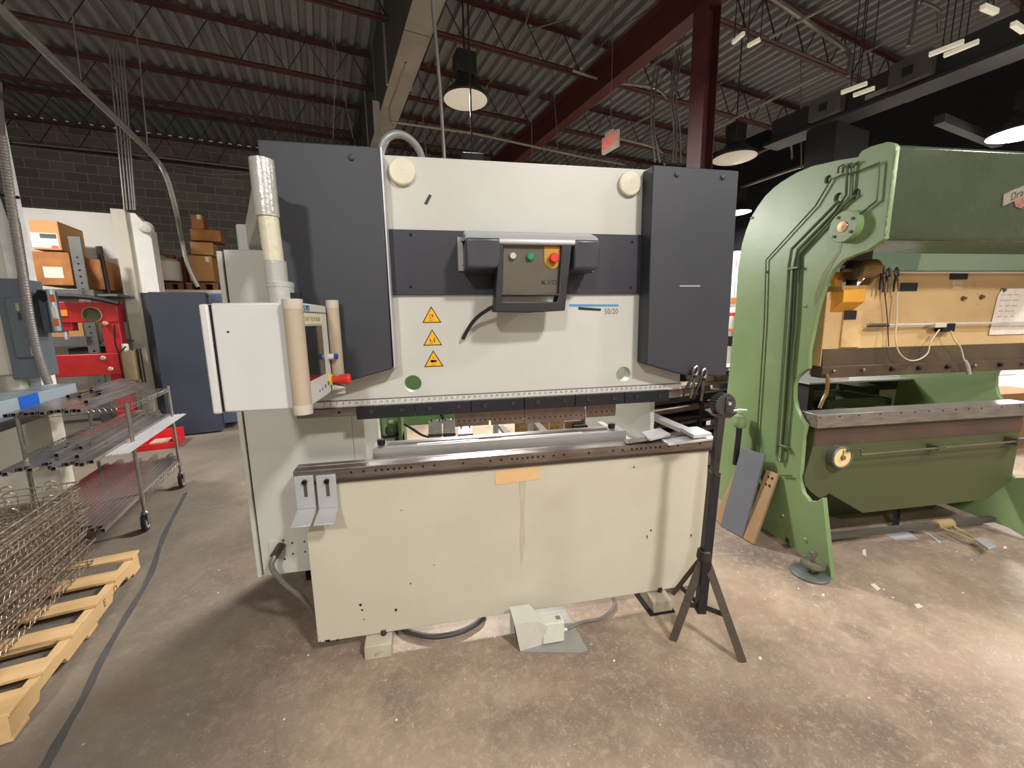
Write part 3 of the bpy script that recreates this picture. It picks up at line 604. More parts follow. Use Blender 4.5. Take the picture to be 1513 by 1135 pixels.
# tapered frame
def fr(q, Y=1.72): return px(q, 'W', 1, Y)
o1, o2, o3, o4 = fr((738, 352)), fr((846, 353)), fr((835, 459)), fr((730, 461))
i1, i2, i3, i4 = fr((744, 360)), fr((830, 360)), fr((826, 434)), fr((743, 433))
j1, j2, j3, j4 = fr((743, 437)), fr((825, 437)), fr((823, 446)), fr((743, 446))
c2 = lambda p: (p.x, p.z)
MB().plate(1, [c2(o1), c2(o2), c2(o3), c2(fr((783, 462))), c2(o4)], 1.72, 1.79, [[c2(i1), c2(i2), c2(i3), c2(i4)], [c2(j1), c2(j2), c2(j3), c2(j4)]]).build('frame', M_blk, ob, bevel=.004, seg=2)
MB().prism([(i1.x-.004, 1.742, i1.z+.004), (i2.x+.004, 1.742, i2.z+.004), (i3.x+.004, 1.742, i3.z-.004), (i4.x-.004, 1.742, i4.z-.004)], (0, .09, 0)).build('face_plate', M_face, ob, smooth=False)
MB().box(.3, .56, 1.78, 1.874, 1.72, 1.9).build('rear_box', M_blk, ob)
def knob(q, r, h, m, nm, lab=None, Y=1.742):
    p = px(q, 'W', 1, Y-h*.8); MB().lathe((p.x, Y, p.z), (0, -1, 0), [(r*.7, 0), (r*.7, h*.4), (r, h*.45), (r, h*.85), (r*.8, h), (.001, h)], 24).build(nm, m, ob, label=lab)
M_green = mat('button_green', (20, 150, 110), .35); M_redb = mat('button_red', (222, 52, 44), .35, 0, .03); M_white = mat('white_wall_paint', (1, 1, 1))
knob((758, 378), .0135, .016, mat('button_white', (200, 198, 190), .35), 'push_button', 'pale grey push button')
knob((784, 379), .0155, .016, M_green, 'push_button', 'green push button')
a, b = px((804, 364), 'W', 1, 1.741), px((827, 385), 'W', 1, 1.741); cx_ = (a.x+b.x)/2; rr = (b.x-a.x)/2
pl_ = [(cx_-rr, a.z), (cx_+rr, a.z)]+[(cx_+rr*math.cos(-t*math.pi/10), b.z+rr*math.sin(-t*math.pi/10)) for t in range(0, 11)]
MB().plate(1, pl_, 1.739, 1.742).build('stop_backplate', mat('plate_yellow', (196, 150, 40), .45), ob)
knob((819, 381), .0205, .034, M_redb, 'stop_button', 'red mushroom stop button')
p = px((813, 417.5), 'W', 1, 1.742); txt('LVD', 'maker_mark', M_ink, ob, 'W', (p.x, 1.7415, p.z), .026, sx=1.25)
MB().box(p.x-.04, p.x-.03, 1.7413, 1.742, p.z-.008, p.z+.008).build('maker_bar', M_ink, ob)
P = [px((735, 450), 'W', 1, 1.79), px((722, 457), 'W', 1, 1.8), px((705, 469), 'W', 1, 1.83), px((693, 484), 'W', 1, 1.86), px((684, 501), 'W', 1, 1.88)]
MB().tube(bez(P, 6), .0085, 10).build('cable_stub', M_blk, ob)

# ------------------------------------------------------------------ control pendant on its arm
pe = thing('control_pendant', 'white control pendant with screen hanging from a tubular arm at left', 'control pendant', (-.55, 1.58, 1.30))
M_pend = mat('pendant_white', (204, 203, 199), .42, 0, .02, 4)
body = MB().box(-.660, -.41, 1.41, 1.745, 1.301, 1.643).build('housing', M_pend, pe, bevel=.006)
MB().box(-.692, -.667, 1.407, 1.745, 1.298, 1.64).build('rear_door', M_pend, pe, bevel=.006)
MB().box(-.668, -.659, 1.414, 1.74, 1.304, 1.638).build('door_gap', M_hole, pe)
MB().cyl((-.62, 1.4088, 1.555), (-.62, 1.411, 1.555), .0035, n=8).build('side_screw', M_bolt, body)
M_screen = mat('screen_glass', (30, 32, 30), .06, 0, .02, 4)
MB().box(-.4115, -.4085, 1.425, 1.655, 1.385, 1.568).build('screen', M_screen, pe)
MB().box(-.4105, -.4070, 1.405, 1.66, 1.574, 1.606).build('sticky_note', mat('note_paper', (232, 226, 180), .7), pe, label='pale yellow note strip')
txt('START FROM REAR', 'handwriting', mat('pencil', (110, 108, 84), .7), pe, 'W', (-.4068, 1.535, 1.59), .022, face='+X', thick=.0001)
MB().box(-.4100, -.4080, 1.41, 1.74, 1.6135, 1.6155).build('logo_line', M_ink, pe)
M_blue = mat('logo_blue', (40, 92, 176), .4)
txt('LVD', 'logo', M_blue, pe, 'W', (-.4085, 1.485, 1.627), .026, face='+X', sx=1.3)
for q, r in (((473, 577.6), .0035), ((476.8, 574.8), .0048), ((481, 570.6), .0068), ((485.4, 566), .0085)):
    p = px(q, 'W', 0, -.409); MB().cyl((-.411, p.y, p.z), (-.408, p.y, p.z), r, n=16).build('blue_key', M_blue, pe)
M_tan = mat('handle_tan', (176, 160, 138), .5, 0, .03, 6); M_tanl = mat('handle_end', (196, 188, 172), .5)
for (x, y, z0, z1, r) in ((-.423, 1.392, 1.288, 1.652, .0285), (-.388, 1.757, 1.29, 1.665, .024)):
    h = MB().cyl((x, y, z0+.03), (x, y, z1-.03), r, n=28).build('grab_handle', M_tan, pe)
    for za, zb_, s in ((z0, z0+.03, 1), (z1-.03, z1, 1)):
        MB().lathe((x, y, za), (0, 0, 1), [(r*1.02, 0)]+[(r*(1.02 if i % 2 else 1.05), .004*i) for i in range(1, 7)]+[(r*1.02, .03)], 28).build('handle_end', M_tanl, h)
p = px((490, 561), 'W', 0, -.405)
MB().lathe((-.41, p.y, p.z), (1, 0, 0), [(.024, 0), (.024, .006), (.015, .008)], 24).build('stop_collar', mat('collar_yellow', (226, 212, 40), .4), pe, label='yellow collar ring')
MB().lathe((-.402, p.y, p.z), (1, 0, 0), [(.013, 0), (.013, .02), (.019, .03), (.023, .062), (.018, .068), (.001, .069)], 24).build('stop_button', M_redb, pe, label='red mushroom stop button')
MB().lathe((-.405, p.y+.01, p.z-.035), (1, 0, 0), [(.014, 0), (.012, .03), (.006, .045)], 14).build('key_switch', M_silver, pe, label='small silver switch')
p = px((487, 527), 'W', 0, -.405)
MB().lathe((-.41, p.y, p.z), (1, 0, 0), [(.011, 0), (.012, .02), (.011, .022)], 18).build('selector', M_pend, pe)
MB().lathe((-.388, p.y, p.z), (1, 0, 0), [(.0112, 0), (.0112, .012), (.008, .014)], 18).build('selector_cap', M_blue, pe, label='blue selector cap')
MB().box(-.428, -.4, 1.395, 1.42, 1.652, 1.672).build('latch', M_bolt, pe)
M_tubew = mat('tube_enamel', (214, 208, 182), .28, .1, .04, 30, bump=.1, bscale=90); M_tubes = mat('tube_silver', (196, 194, 188), .25, .35, .04, 30, bump=.15, bscale=90)
tx, ty = -.525, 1.58
MB().lathe((tx+.012, ty, 1.643), (0, 0, 1), [(.05, 0), (.05, .006), (.042, .007), (.042, .058), (.044, .059), (.044, .075), (.036, .078)], 36).build('swivel_ring', M_tubes, pe)
MB().lathe((tx+.003, ty, 1.715), (0, 0, 1), [(.035, 0), (.035, .075), (.033, .076)], 36).build('collar', M_tubes, pe)
MB().cyl((tx, ty, 1.78), (tx-.004, ty, 1.95), .0315, n=36).build('tube', M_tubew, pe)
MB().lathe((tx-.006, ty, 1.935), (0, 0, 1), [(.0375, 0), (.0375, .18), (.033, .182), (.001, .182)], 36).build('elbow_sleeve', M_tubes, pe)
MB().hexa([(tx-.035, ty+.02, 1.97), (tx+.012, ty+.03, 1.97), (-.79, 2.3, 1.93), (-.88, 2.3, 1.93), (tx-.035, ty+.02, 2.1), (tx+.012, ty+.03, 2.1), (-.79, 2.3, 2.05), (-.88, 2.3, 2.05)]).build('arm', M_cream, pe, bevel=.006)
MB().box(-.90, -.77, 2.24, 2.36, 1.912, 2.05).build('arm_post', M_pend, pe, bevel=.01)
MB().box(-.93, -.72, 2.2, 2.42, 1.893, 1.912).build('base_flange', M_silver, pe, bevel=.003)

# ------------------------------------------------------------------ tripod support stand in front of the right end
M_iron = mat('worn_iron', (74, 66, 62), .45, .5, .2, 14, col2=(46, 42, 42))
st_ = thing('support_stand', 'dark iron tripod stand with a ribbed roller head before the press brake', 'support stand', (1.2, 1.58, 0))
cx_, cz_ = 1.246, 1.192
prof = []
for i in range(72):
    a = 2*math.pi*i/72; r = .0515 if (i % 3) else .046
    prof.append((cx_+r*math.cos(a), cz_+r*math.sin(a)))
hd = MB().plate(1, prof, 1.53, 1.575).build('roller_head', mat('cast_grey', (74, 72, 70), .5, .4, .1, 10), st_, bevel=.002)
MB().box(cx_-.006, cx_+.022, 1.522, 1.531, cz_-.038, cz_+.035).build('slot_plate', M_iron, hd, bevel=.008)
MB().cyl((cx_+.008, 1.515, cz_+.008), (cx_+.008, 1.53, cz_+.008), .008, n=8).build('hex_bolt', M_silver, hd)
MB().prism([(cx_-.055, 1.535, 1.155), (cx_-.03, 1.535, 1.135), (cx_+.03, 1.535, 1.13), (cx_+.06, 1.535, 1.148), (cx_+.06, 1.535, 1.156), (cx_, 1.535, 1.146)], (0, .04, 0)).build('cradle', M_iron, st_)
MB().tube([(1.24, 1.552, 1.14), (1.227, 1.555, .87)], .0155, sq=True).build('inner_post', M_iron, st_, bevel=.002)
MB().tube([(1.229, 1.555, .88), (1.205, 1.56, .17)], .0205, sq=True).build('outer_post', mat('black_iron', (46, 46, 50), .4, .4, .1, 10), st_, bevel=.002)
MB().cyl((1.217, 1.555, .875), (1.217, 1.51, .875), .006, n=8).build('clamp_screw', M_iron, st_)
top = Vector((1.208, 1.56, .47))
F3 = [Vector((1.093, 1.6, 0)), Vector((1.333, 1.418, 0)), px((994, 877), 'W', 1, 1.76)]
for f_ in F3:
    d = (f_-top); mid = top+d*.55; nrm = d.cross(Vector((.6, 1, -.45))).normalized()*(.018 if f_ is not F3[2] else .011); th = d.cross(nrm).normalized()*.004
    lg = MB()
    def flat(a, b, off): 
        return [a-nrm+off, a+nrm+off, a+nrm+off+th, a-nrm+off+th, b-nrm+off, b+nrm+off, b+nrm+off+th, b-nrm+off+th]
    lg.hexa(flat(top, top+d*.66, Vector((0, 0, 0)))).hexa(flat(top+d*.55, f_, th*1.0))
    lg.build('leg', mat('leg_steel', (104, 94, 86), .45, .5, .12, 12), st_, bevel=.001)
hubz = .2
Hs = [top+(f_-top)*((.47-hubz)/(.47-f_.z)) for f_ in F3]
m = MB()
for h_ in Hs:
    c0 = Vector((1.207, 1.56, hubz)); d = h_-c0; n_ = d.cross(Vector((0, 0, 1))).normalized()*.003
    m.hexa([c0-n_+Vector((0, 0, -.012)), c0+n_+Vector((0, 0, -.012)), h_+n_+Vector((0, 0, -.012)), h_-n_+Vector((0, 0, -.012)), c0-n_+Vector((0, 0, .012)), c0+n_+Vector((0, 0, .012)), h_+n_+Vector((0, 0, .012)), h_-n_+Vector((0, 0, .012))])
m.build('brace', M_iron, st_)
MB().lathe((1.207, 1.56, .44), (0, 0, 1), [(.028, 0), (.034, .015), (.03, .05), (.024, .055)], 16).build('leg_hub', M_iron, st_)
MB().tube([(1.27, 1.54, 1.16), (1.32, 1.535, 1.166), (1.352, 1.53, 1.163)], .004, 6).build('white_rod', M_bright, st_)

# ------------------------------------------------------------------ foot pedal on a grey plate
P = [px(q, 'W', 2, .004) for q in ((768.6, 963), (860, 964), (868.5, 960), (832, 896), (785, 902))]
MB().prism([(p.x, p.y, 0) for p in P], (0, 0, .004)).build('floor_plate', mat('plate_grey', (150, 148, 142), .5, .1, .08, 10), None, label='thin grey plate on the floor under the white foot pedal', cat='plate')
fp = thing('foot_pedal', 'white shrouded foot pedal with cable on the floor before the machine', 'foot pedal', (.4, 1.8, .004))
M_ped = mat('pedal_white', (206, 204, 190), .45, 0, .05, 9)
B0 = px((768.6, 962), 'W', 2, .004); C0 = px((803, 952), 'W', 2, .004)
T4 = px((760, 922), 'W', 1, B0.y+.005); zt = T4.z
T3 = px((794, 918), 'W', 2, zt); T1 = px((753, 897), 'W', 2, zt+.0); T2 = px((782.5, 893), 'W', 2, zt)
D0 = Vector((T2.x+.03, T2.y, .004)); E0 = Vector((T1.x, T1.y, .004))
R1 = px((808.5, 926), 'W', 2, zt*.72); R2 = px((798, 910), 'W', 2, zt*.8)
M3 = C0+Vector((.02, .02, 0))
m = MB()
vs = [B0, C0, M3, D0, E0, T4, T3, R1, R2, T2, T1]
m.add(vs, [(0, 1, 6, 5), (1, 2, 7, 6), (6, 7, 8, 9), (5, 6, 9, 10), (2, 3, 8, 7), (3, 9, 8), (3, 4, 10, 9)])
sh = m.build('shroud', M_ped, fp, bevel=0, smooth=False)
so = sh.modifiers.new('solid', 'SOLIDIFY'); so.thickness = .005; so.offset = -1
q1, q2 = px((809, 925), 'W', 1, R1.y), px((835, 917), 'W', 1, R1.y-.0); q3, q4 = px((834, 939), 'W', 1, R1.y), px((808, 943), 'W', 1, R1.y)
yb = R1.y+.075
MB().hexa([(q4.x-.02, R1.y, .012), (q3.x, R1.y, .012), (q3.x, yb, .012), (q4.x-.02, yb, .012), (q1.x-.02, R1.y+.01, q1.z), (q2.x, R1.y+.01, q1.z), (q2.x, yb, q1.z), (q1.x-.02, yb, q1.z)]).build('switch_housing', M_ped, fp, bevel=.004)
MB().box(q2.x-.035, q2.x-.012, R1.y+.03, R1.y+.055, q1.z, q1.z+.0008).build('rating_label', mat('label_grey', (120, 118, 108), .6), fp)
MB().box(T4.x+.02, T3.x, B0.y+.04, T1.y, .02, .045).build('treadle', M_blk, fp)
yc = R1.y+.04
MB().cyl((q2.x, yc, .04), (q2.x+.022, yc, .04), .01, n=12).build('cable_gland', M_silver, fp)
P = [Vector((q2.x+.02, yc, .04)), px((862, 919), 'W', 2, .012), px((885, 915), 'W', 2, .012), px((901, 905), 'W', 2, .012), px((909, 892), 'W', 2, .012), px((905, 880), 'W', 2, .012)]
MB().tube(bez(P, 6), .0075, 10).build('pedal_cable', mat('cable_grey', (116, 112, 104), .5), fp)
P = [px(q, 'W', 2, .02) for q in ((585, 918), (600, 932), (640, 941), (680, 934), (708, 918), (715, 905))]
MB().tube(bez(P, 6), .014, 12).build('hose', mat('hose_dark', (62, 60, 58), .5), None, label='dark hose looped on the floor beneath the cream bed panel', cat='hose')

# ------------------------------------------------------------------ the green mechanical press at right (frame P)
M_gside = mat('green_enamel', (128, 148, 102), .42, 0, .04, 1.6, col2=(112, 133, 88), spots=((138, 158, 114), .66, 3, .1), bump=.06, bscale=30)
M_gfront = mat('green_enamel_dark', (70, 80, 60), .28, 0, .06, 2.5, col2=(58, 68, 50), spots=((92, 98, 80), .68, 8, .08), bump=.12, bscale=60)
M_gbed = mat('green_bed', (76, 82, 50), .5, 0, .08, 2, col2=(72, 78, 50), spots=((100, 84, 56), .68, 4, .1))
M_yram = mat('yellow_ram', (204, 172, 122), .45, 0, .06, 3, col2=(186, 153, 106), spots=((120, 92, 54), .66, 9, .06), spots2=((236, 200, 138), .6, 2.5, .12))
M_ychrome = mat('yellow_enamel', (232, 168, 56), .4, 0, .05, 4, col2=(214, 152, 60), spots=((110, 76, 40), .66, 12, .06))
M_grime = mat('grimy_brown', (92, 76, 56), .4, .1, .12, 6, col2=(66, 54, 44), stretch=(1, 1, .4))
M_pipe = mat('pipe_green', (84, 96, 66), .4, .2, .1, 12)
gp = thing('green_press', 'big old green mechanical bending press with a yellow ram at right', 'press', (3.1, 2.4, 0), 'P')
XS = 2.2
prof_px = [(1228, 858), (1218, 853), (1190, 822)]
prof = [(1.918, .0), (2.0, .01), (2.104, .039), (3.0, .04), (3.0, .3), (2.951, 1.07), (2.925, 1.61), (2.928, 1.92), (2.903, 2.11), (2.87, 2.20), (2.823, 2.288), (2.765, 2.346), (2.704, 2.394), (2.63, 2.428), (2.56, 2.447), (2.45, 2.463), (2.333, 2.463), (2.15, 2.432), (2.045, 2.408), (2.03, 2.432), (1.98, 2.436), (1.90, 2.425), (1.865, 2.404),
        (1.852, 2.385), (1.852, 1.95), (1.927, 1.906), (2.0, 1.892), (2.068, 1.873), (2.12, 1.83), (2.152, 1.77), (2.18, 1.69), (2.2, 1.6), (2.23, 1.35)]
def thr(q): a = px(q, 'P', 0, XS); return (a.y, a.z)
prof += [thr(q) for q in ((1194, 545), (1184, 552), (1176, 560), (1173, 572), (1173, 588), (1176, 604), (1184, 620), (1190, 628))]
prof += [(2.21, .8), (2.2, .5), (2.17, .44), (2.12, .41), (2.07, .43), (2.03, .473)]
holes = []
def hole(q, rx, n=16):
    a = px(q, 'P', 0, XS); return circ((a.y, a.z), rx, n)
H = [hole((1223, 265), .021), hole((1238, 292), .024), hole((1264, 287), .026)]
side = MB('P').plate(0, prof, XS, XS+.03, H).build('side_frame', M_gside, gp, bevel=.004)
MB('P').plate(0, [(y+.055, z) for y, z in prof], 3.9, 3.93).build('side_frame', M_gside, gp, bevel=.004)
for h in H:
    cy_ = sum(p[0] for p in h)/len(h); cz_ = sum(p[1] for p in h)/len(h)
MB('P').box(2.252, 2.258, 2.0, 2.6, 1.95, 2.4).build('inner_web', M_hole, gp)
# beam across the top
m = MB('P'); m.prism([(XS+.012, y, z) for y, z in ((1.8525, 2.385), (1.8525, 1.965), (1.862, 1.946), (2.27, 1.946), (2.27, 2.40), (1.868, 2.40))], (1.69, 0, 0))
beam = m.build('top_beam', M_gfront, gp, bevel=.006, smooth=True)
MB('P').box(XS+.05, 3.9, 1.88, 2.27, 2.398, 2.404).build('beam_top_plate', M_gside, gp)
# weld beads along the beam corner
m = MB('P'); rnd = random.Random(3); P = [(XS+.002+rnd.uniform(-.003, .003), 1.85, 1.97+i*.012) for i in range(34)]
m.tube(P, [.0045+rnd.uniform(-.0015, .0015) for _ in P], 6); m.build('weld_bead', M_gside, side)
# name badge
a = px((1480, 304), 'P', 1, 1.85); b = px((1530, 282), 'P', 1, 1.85)
L_ = (b-a).length; ang = math.atan2(b.z-a.z, b.x-a.x)
bd_ = MB('P'); ca, sa = math.cos(ang), math.sin(ang)
def rot2(x, z): return (a.x+x*ca-z*sa, a.z+x*sa+z*ca)
q4_ = [rot2(0, -.004), rot2(.24, -.004), rot2(.26, .05), rot2(.02, .05)]
MB('P').plate(1, q4_, 1.846, 1.852).build('name_badge', mat('badge_silver', (176, 168, 148), .35, .5, .08, 30), gp, bevel=.001)
bdg = [o for o in bpy.data.objects if o.name.startswith('name_badge')][0]
c = rot2(.115, .021); txt('Drach', 'badge_lettering', mat('badge_ink', (70, 58, 50), .5), bdg, 'P', (c[0], 1.8455, c[1]), .052, rot=ang, italic=.3, sx=.95)
c = rot2(.06, -.04); c_ = rot2(.11, -.055)
MB('P').plate(1, [rot2(.075, .0), rot2(.16, .0), rot2(.155, -.03), rot2(.118, -.06), rot2(.08, -.035)], 1.847, 1.853).build('badge_crest', mat('crest_pink', (176, 128, 116), .4, .2, .1, 40, col2=(128, 70, 64)), bdg, bevel=.001)
# yellow ram
YR = 2.2
def PR(q, Y=YR): a = px(q, 'P', 1, Y); return (a.x, a.z)
rx0 = 2.262
top_r = [PR(q) for q in ((1213, 556), (1214.5, 500), (1218, 445), (1222, 434), (1231, 427), (1250, 423), (1284, 421), (1301, 404))]
zt_ = PR((1400, 402))[1]
poly = [(rx0, PR((1213, 556))[1])]+[(max(x, rx0), z) for x, z in top_r[1:]]+[(3.9, zt_), (3.9, PR((1213, 556))[1])]
MB('P').plate(1, poly, YR, YR+.075).build('ram', M_yram, gp, bevel=.004)
z1, z2, z3 = PR((1215, 516))[1], PR((1215, 541))[1], PR((1213, 557))[1]
MB('P').prism([(rx0+.004, y, z) for y, z in ((YR, z1), (YR-.004, z1), (YR-.012, z2), (YR, z2))], (1.63, 0, 0)).build('ram_lower_band', M_grime, gp)
lip = MB('P').box(rx0-.012, 3.9, YR-.03, YR+.05, z3-.004, z2).build('ram_lip', M_grime, gp, bevel=.003)
for x in (1230, 1274, 1317, 1357, 1399, 1438, 1477, 1510):
    a = px((x, 545-(x-1230)*.046), 'P', 1, YR-.03)
    MB('P').lathe((a.x, YR-.03, (z2+z3)/2+.003), (0, -1, 0), [(.015, 0), (.015, .004), (.0115, .005), (.0115, .018), (.009, .02)], 12).build('lip_bolt', M_bolt if x % 2 else M_steel, lip)
# pitman blocks
def pbx(qa, qb, y0, y1, name, m_, par=gp, bev=.004, lab=None):
    a, b = px(qa, 'P', 1, y0), px(qb, 'P', 1, y0)
    return MB('P').box(min(a.x, b.x), max(a.x, b.x), y0, y1, min(a.z, b.z), max(a.z, b.z)).build(name, m_, par, bevel=bev, label=lab)
a, b = px((1248, 426), 'P', 1, 2.12), px((1278, 446), 'P', 1, 2.12)
lo = px((1262, 458), 'P', 1, 2.2)
MB('P').prism([(a.x, y, z) for y, z in ((2.12, a.z), (2.12, b.z), (2.198, lo.z-.01), (2.24, lo.z-.01), (2.24, a.z))], (b.x-a.x, 0, 0)).build('connecting_block', M_ychrome, gp, bevel=.004)
pbx((1248, 459), (1270, 513), 2.188, 2.2, 'ram_rib', M_yram); pbx((1249, 459), (1265, 472), 2.183, 2.188, 'data_plate', M_blk, bev=.001)
pbx((1246, 422), (1281, 429), 2.12, 2.26, 'block_cap', mat('tan_yellow', (176, 134, 70), .5, 0, .1, 8))
a = px((1258, 419), 'P', 1, 2.17); MB('P').cyl((a.x, 2.17, a.z-.02), (a.x, 2.17, a.z+.03), .026, n=20).build('screw_shaft', M_hole, gp)
pbx((1237, 403), (1275, 416), 2.2, 2.26, 'gear_housing', M_ychrome)
pbx((1236, 402), (1243, 428), 2.2, 2.23, 'guide_post', M_ychrome)
a = px((1266, 399), 'P', 1, 2.12); 
MB('P').cyl((a.x+.0, 2.13, a.z), (a.x+.13, 2.13, a.z+.012), .052, n=28).build('clutch_body', mat('dirty_yellow', (150, 118, 66), .45, .1, .15, 9, col2=(104, 80, 46)), gp, bevel=.006)
MB('P').lathe((a.x-.0, 2.13, a.z), (-1, 0, 0), [(.056, 0), (.056, .02), (.036, .03), (.016, .035), (.014, .09), (.008, .095)], 24).build('clutch_flange', mat('dark_bronze', (92, 76, 54), .4, .4), gp)
pbx((1282, 384), (1296, 392), 2.15, 2.25, 'clutch_cap', M_grime)
MB('P').box(2.26, 2.5, 2.16, 2.27, 1.86, 1.95).build('upper_housing', M_grime, gp)
# rods on the ram
a, b = px((1316, 402), 'P', 1, 2.17), px((1520, 402), 'P', 1, 2.17)
MB('P').cyl(a, (3.89, 2.17, b.z), .0085, n=12).build('upper_rod', M_bright, gp)
a, b = px((1283, 481), 'P', 1, 2.165), px((1520, 476), 'P', 1, 2.165)
MB('P').cyl(a, (3.89, 2.165, b.z), .0075, n=12).build('lower_rod', M_bright, gp)
a2 = px((1312, 480.5), 'P', 1, 2.165); MB('P').cyl(a, a2, .011, n=12).build('rod_sleeve', mat('sleeve_dark', (82, 74, 66), .4, .5), gp)
pbx((1383, 477), (1399, 484), 2.145, 2.2, 'rod_clamp', mat('clamp_pale', (206, 196, 180), .5)); pbx((1395, 478), (1411, 490), 2.15, 2.2, 'rod_bracket', M_bolt)
for q in ((1422, 441), (1449, 439), (1480, 429)):
    a = px(q, 'P', 1, 2.2); MB('P').lathe((a.x, 2.2, a.z), (0, -1, 0), [(.015, 0), (.015, .006), (.01, .007), (.009, .02)], 10).build('ram_bolt', M_steel, gp)
pbx((1405, 404), (1430, 413), 2.194, 2.2, 'rod_guide', M_bolt); pbx((1408, 415), (1423, 421), 2.197, 2.2, 'rating_plate', mat('plate_pale', (226, 206, 168), .6)); pbx((1408, 422), (1422, 427), 2.197, 2.2, 'rating_plate', MATS['plate_pale'])
pbx((1332, 418), (1355, 430), 2.195, 2.2, 'black_tape', M_blk, bev=0)
# bed
def bedpt(q, Y=2.19): a = px(q, 'P', 1, Y); return (a.x, a.z)
bl = [(1198, 640), (1193, 660), (1188, 705), (1190, 718), (1198, 727), (1210, 736), (1219, 734), (1225, 729), (1275, 758), (1458, 738), (1494, 710)]
poly = [bedpt(q) for q in bl]
poly = [(2.262 if i < 2 else p[0], p[1]) for i, p in enumerate(poly)]
zr = bedpt((1200, 620))[1]
poly += [(3.9, poly[-1][1]), (3.9, zr), (2.262, zr)]
bedp = MB('P').plate(1, poly, 2.19, 2.25).build('bed_plate', M_gbed, gp, bevel=.003)
za, zb_ = bedpt((1201, 636))[1], bedpt((1203, 659))[1]
MB('P').box(2.268, 3.9, 2.1875, 2.192, zb_, za).build('bed_band', mat('brown_primer', (88, 68, 58), .4, 0, .15, 4, col2=(68, 52, 46), spots=((140, 118, 104), .68, 6, .1)), gp)
zt2, zb2 = bedpt((1201, 614), 2.15)[1], bedpt((1200, 634), 2.15)[1]
rl = MB('P').box(2.235, 3.9, 2.15, 2.275, zb2, zt2).build('bed_rail', mat('rail_steel', (150, 142, 134), .35, .5, .1, 9, col2=(116, 108, 102), stretch=(1, 5, 5)), gp, bevel=.003)
for x in (1213, 1242, 1270, 1301, 1332, 1352, 1373, 1393, 1412, 1431, 1450, 1479, 1506):
    a = px((x, 607), 'P', 1, 2.15); MB('P').cyl((a.x, 2.149, zt2-.017), (a.x, 2.154, zt2-.017), .0055, n=8).build('rail_screw', M_hole, rl)
# speed dial
a = px((1247, 677), 'P', 1, 2.13)
dl = MB('P').lathe((a.x, 2.19, a.z), (0, -1, 0), [(.072, 0), (.074, .03), (.074, .05), (.07, .055), (.064, .055), (.062, .049), (.001, .049)], 40).build('position_dial', mat('dial_rim', (128, 132, 122), .35, .5), gp, label='round dial in a grey rim')
MB('P').lathe((a.x, 2.142, a.z), (0, -1, 0), [(.061, 0), (.061, .002), (.001, .0025)], 36).build('dial_face', mat('dial_face', (232, 206, 150), .5, 0, .04, 20), dl, label='cream dial face')
MB('P').lathe((a.x, 2.14, a.z), (0, -1, 0), [(.016, 0), (.014, .012), (.001, .013)], 18).box(a.x-.003, a.x+.003, 2.136, 2.139, a.z, a.z+.05).build('dial_hub', mat('hub_olive', (112, 110, 64), .5), dl)
b = px((1268, 664), 'P', 1, 2.13); c = px((1500, 652), 'P', 1, 2.16)
MB('P').tube([(a.x+.01, 2.125, a.z+.05), (b.x, 2.125, b.z+.005), (b.x+.03, 2.13, b.z-.02)], .007, 8).build('dial_link', M_steel, gp)
r0 = px((1272, 672), 'P', 1, 2.13); r1 = px((1505, 652), 'P', 1, 2.13)
MB('P').cyl(r0, r1, .0065, n=10).build('dial_rod', mat('rod_olive', (120, 116, 92), .4, .4), gp)
a = px((1390, 662), 'P', 1, 2.13); MB('P').box(a.x-.03, a.x+.03, 2.12, 2.19, a.z-.014, a.z+.016).build('rod_guide', M_gbed, gp, bevel=.004)
a = px((1506, 652), 'P', 1, 2.13); MB('P').box(a.x-.03, a.x+.05, 2.12, 2.19, a.z-.03, a.z+.02).build('rod_guide', M_grime, gp, bevel=.004)
# bearing flange on the side
a = px((1243, 335), 'P', 0, 2.15); 
fl = MB('P').lathe((2.2, a.y, a.z), (-1, 0, 0), [(.084, 0), (.084, .038), (.08, .042), (.001, .042)], 40).build('bearing_flange', M_gside, gp)
MB('P').lathe((2.158, a.y, a.z), (-1, 0, 0), [(.03, 0), (.028, .004), (.005, .005), (.004, .003)], 24).build('copper_boss', mat('copper', (176, 128, 96), .35, .5, .1, 20), fl, label='copper coloured centre boss')
for t in (60, 150, 215, 315):
    y = a.y+.063*math.cos(R(t)); z = a.z+.063*math.sin(R(t)); MB('P').cyl((2.152, y, z), (2.16, y, z), .008, n=8).build('flange_bolt', M_bolt, fl)
# oil and air pipes
def pipe(qs, r, m_=M_pipe, X=2.188, nm='pipe'):
    return MB('P').tube([px(q, 'P', 0, X) for q in qs], r, 8).build(nm, m_, gp)
pipe([(1300, 240), (1268, 253), (1245, 258), (1228, 265), (1205, 304), (1132, 384), (1129, 480), (1124, 560), (1116, 680)], .0045)
pipe([(1301, 240), (1296, 295), (1270, 316)], .004); pipe([(1296, 296), (1266, 320)], .0055)
pipe([(1252, 248), (1250, 288), (1234, 312), (1178, 371), (1172, 400), (1167, 480), (1155, 660)], .0062)
pipe([(1260, 246), (1256, 292), (1240, 312), (1180, 375), (1176, 400), (1172, 480), (1161, 660)], .0055)
pipe([(1239, 297), (1219, 318), (1170, 368), (1166, 392), (1161, 480), (1149, 655), (1148, 672), (1152, 682)], .009, MATS['pipe_green'], 2.18)
pipe([(1265, 288), (1245, 305), (1228, 325), (1181, 377), (1180, 400), (1176, 480), (1158, 675), (1154, 683)], .0065)
pipe([(1253, 250), (1253, 244), (1258, 241), (1262, 246)], .005); pipe([(1238, 256), (1239, 247), (1246, 243), (1251, 248)], .005); pipe([(1261, 247), (1264, 241), (1270, 239)], .005)
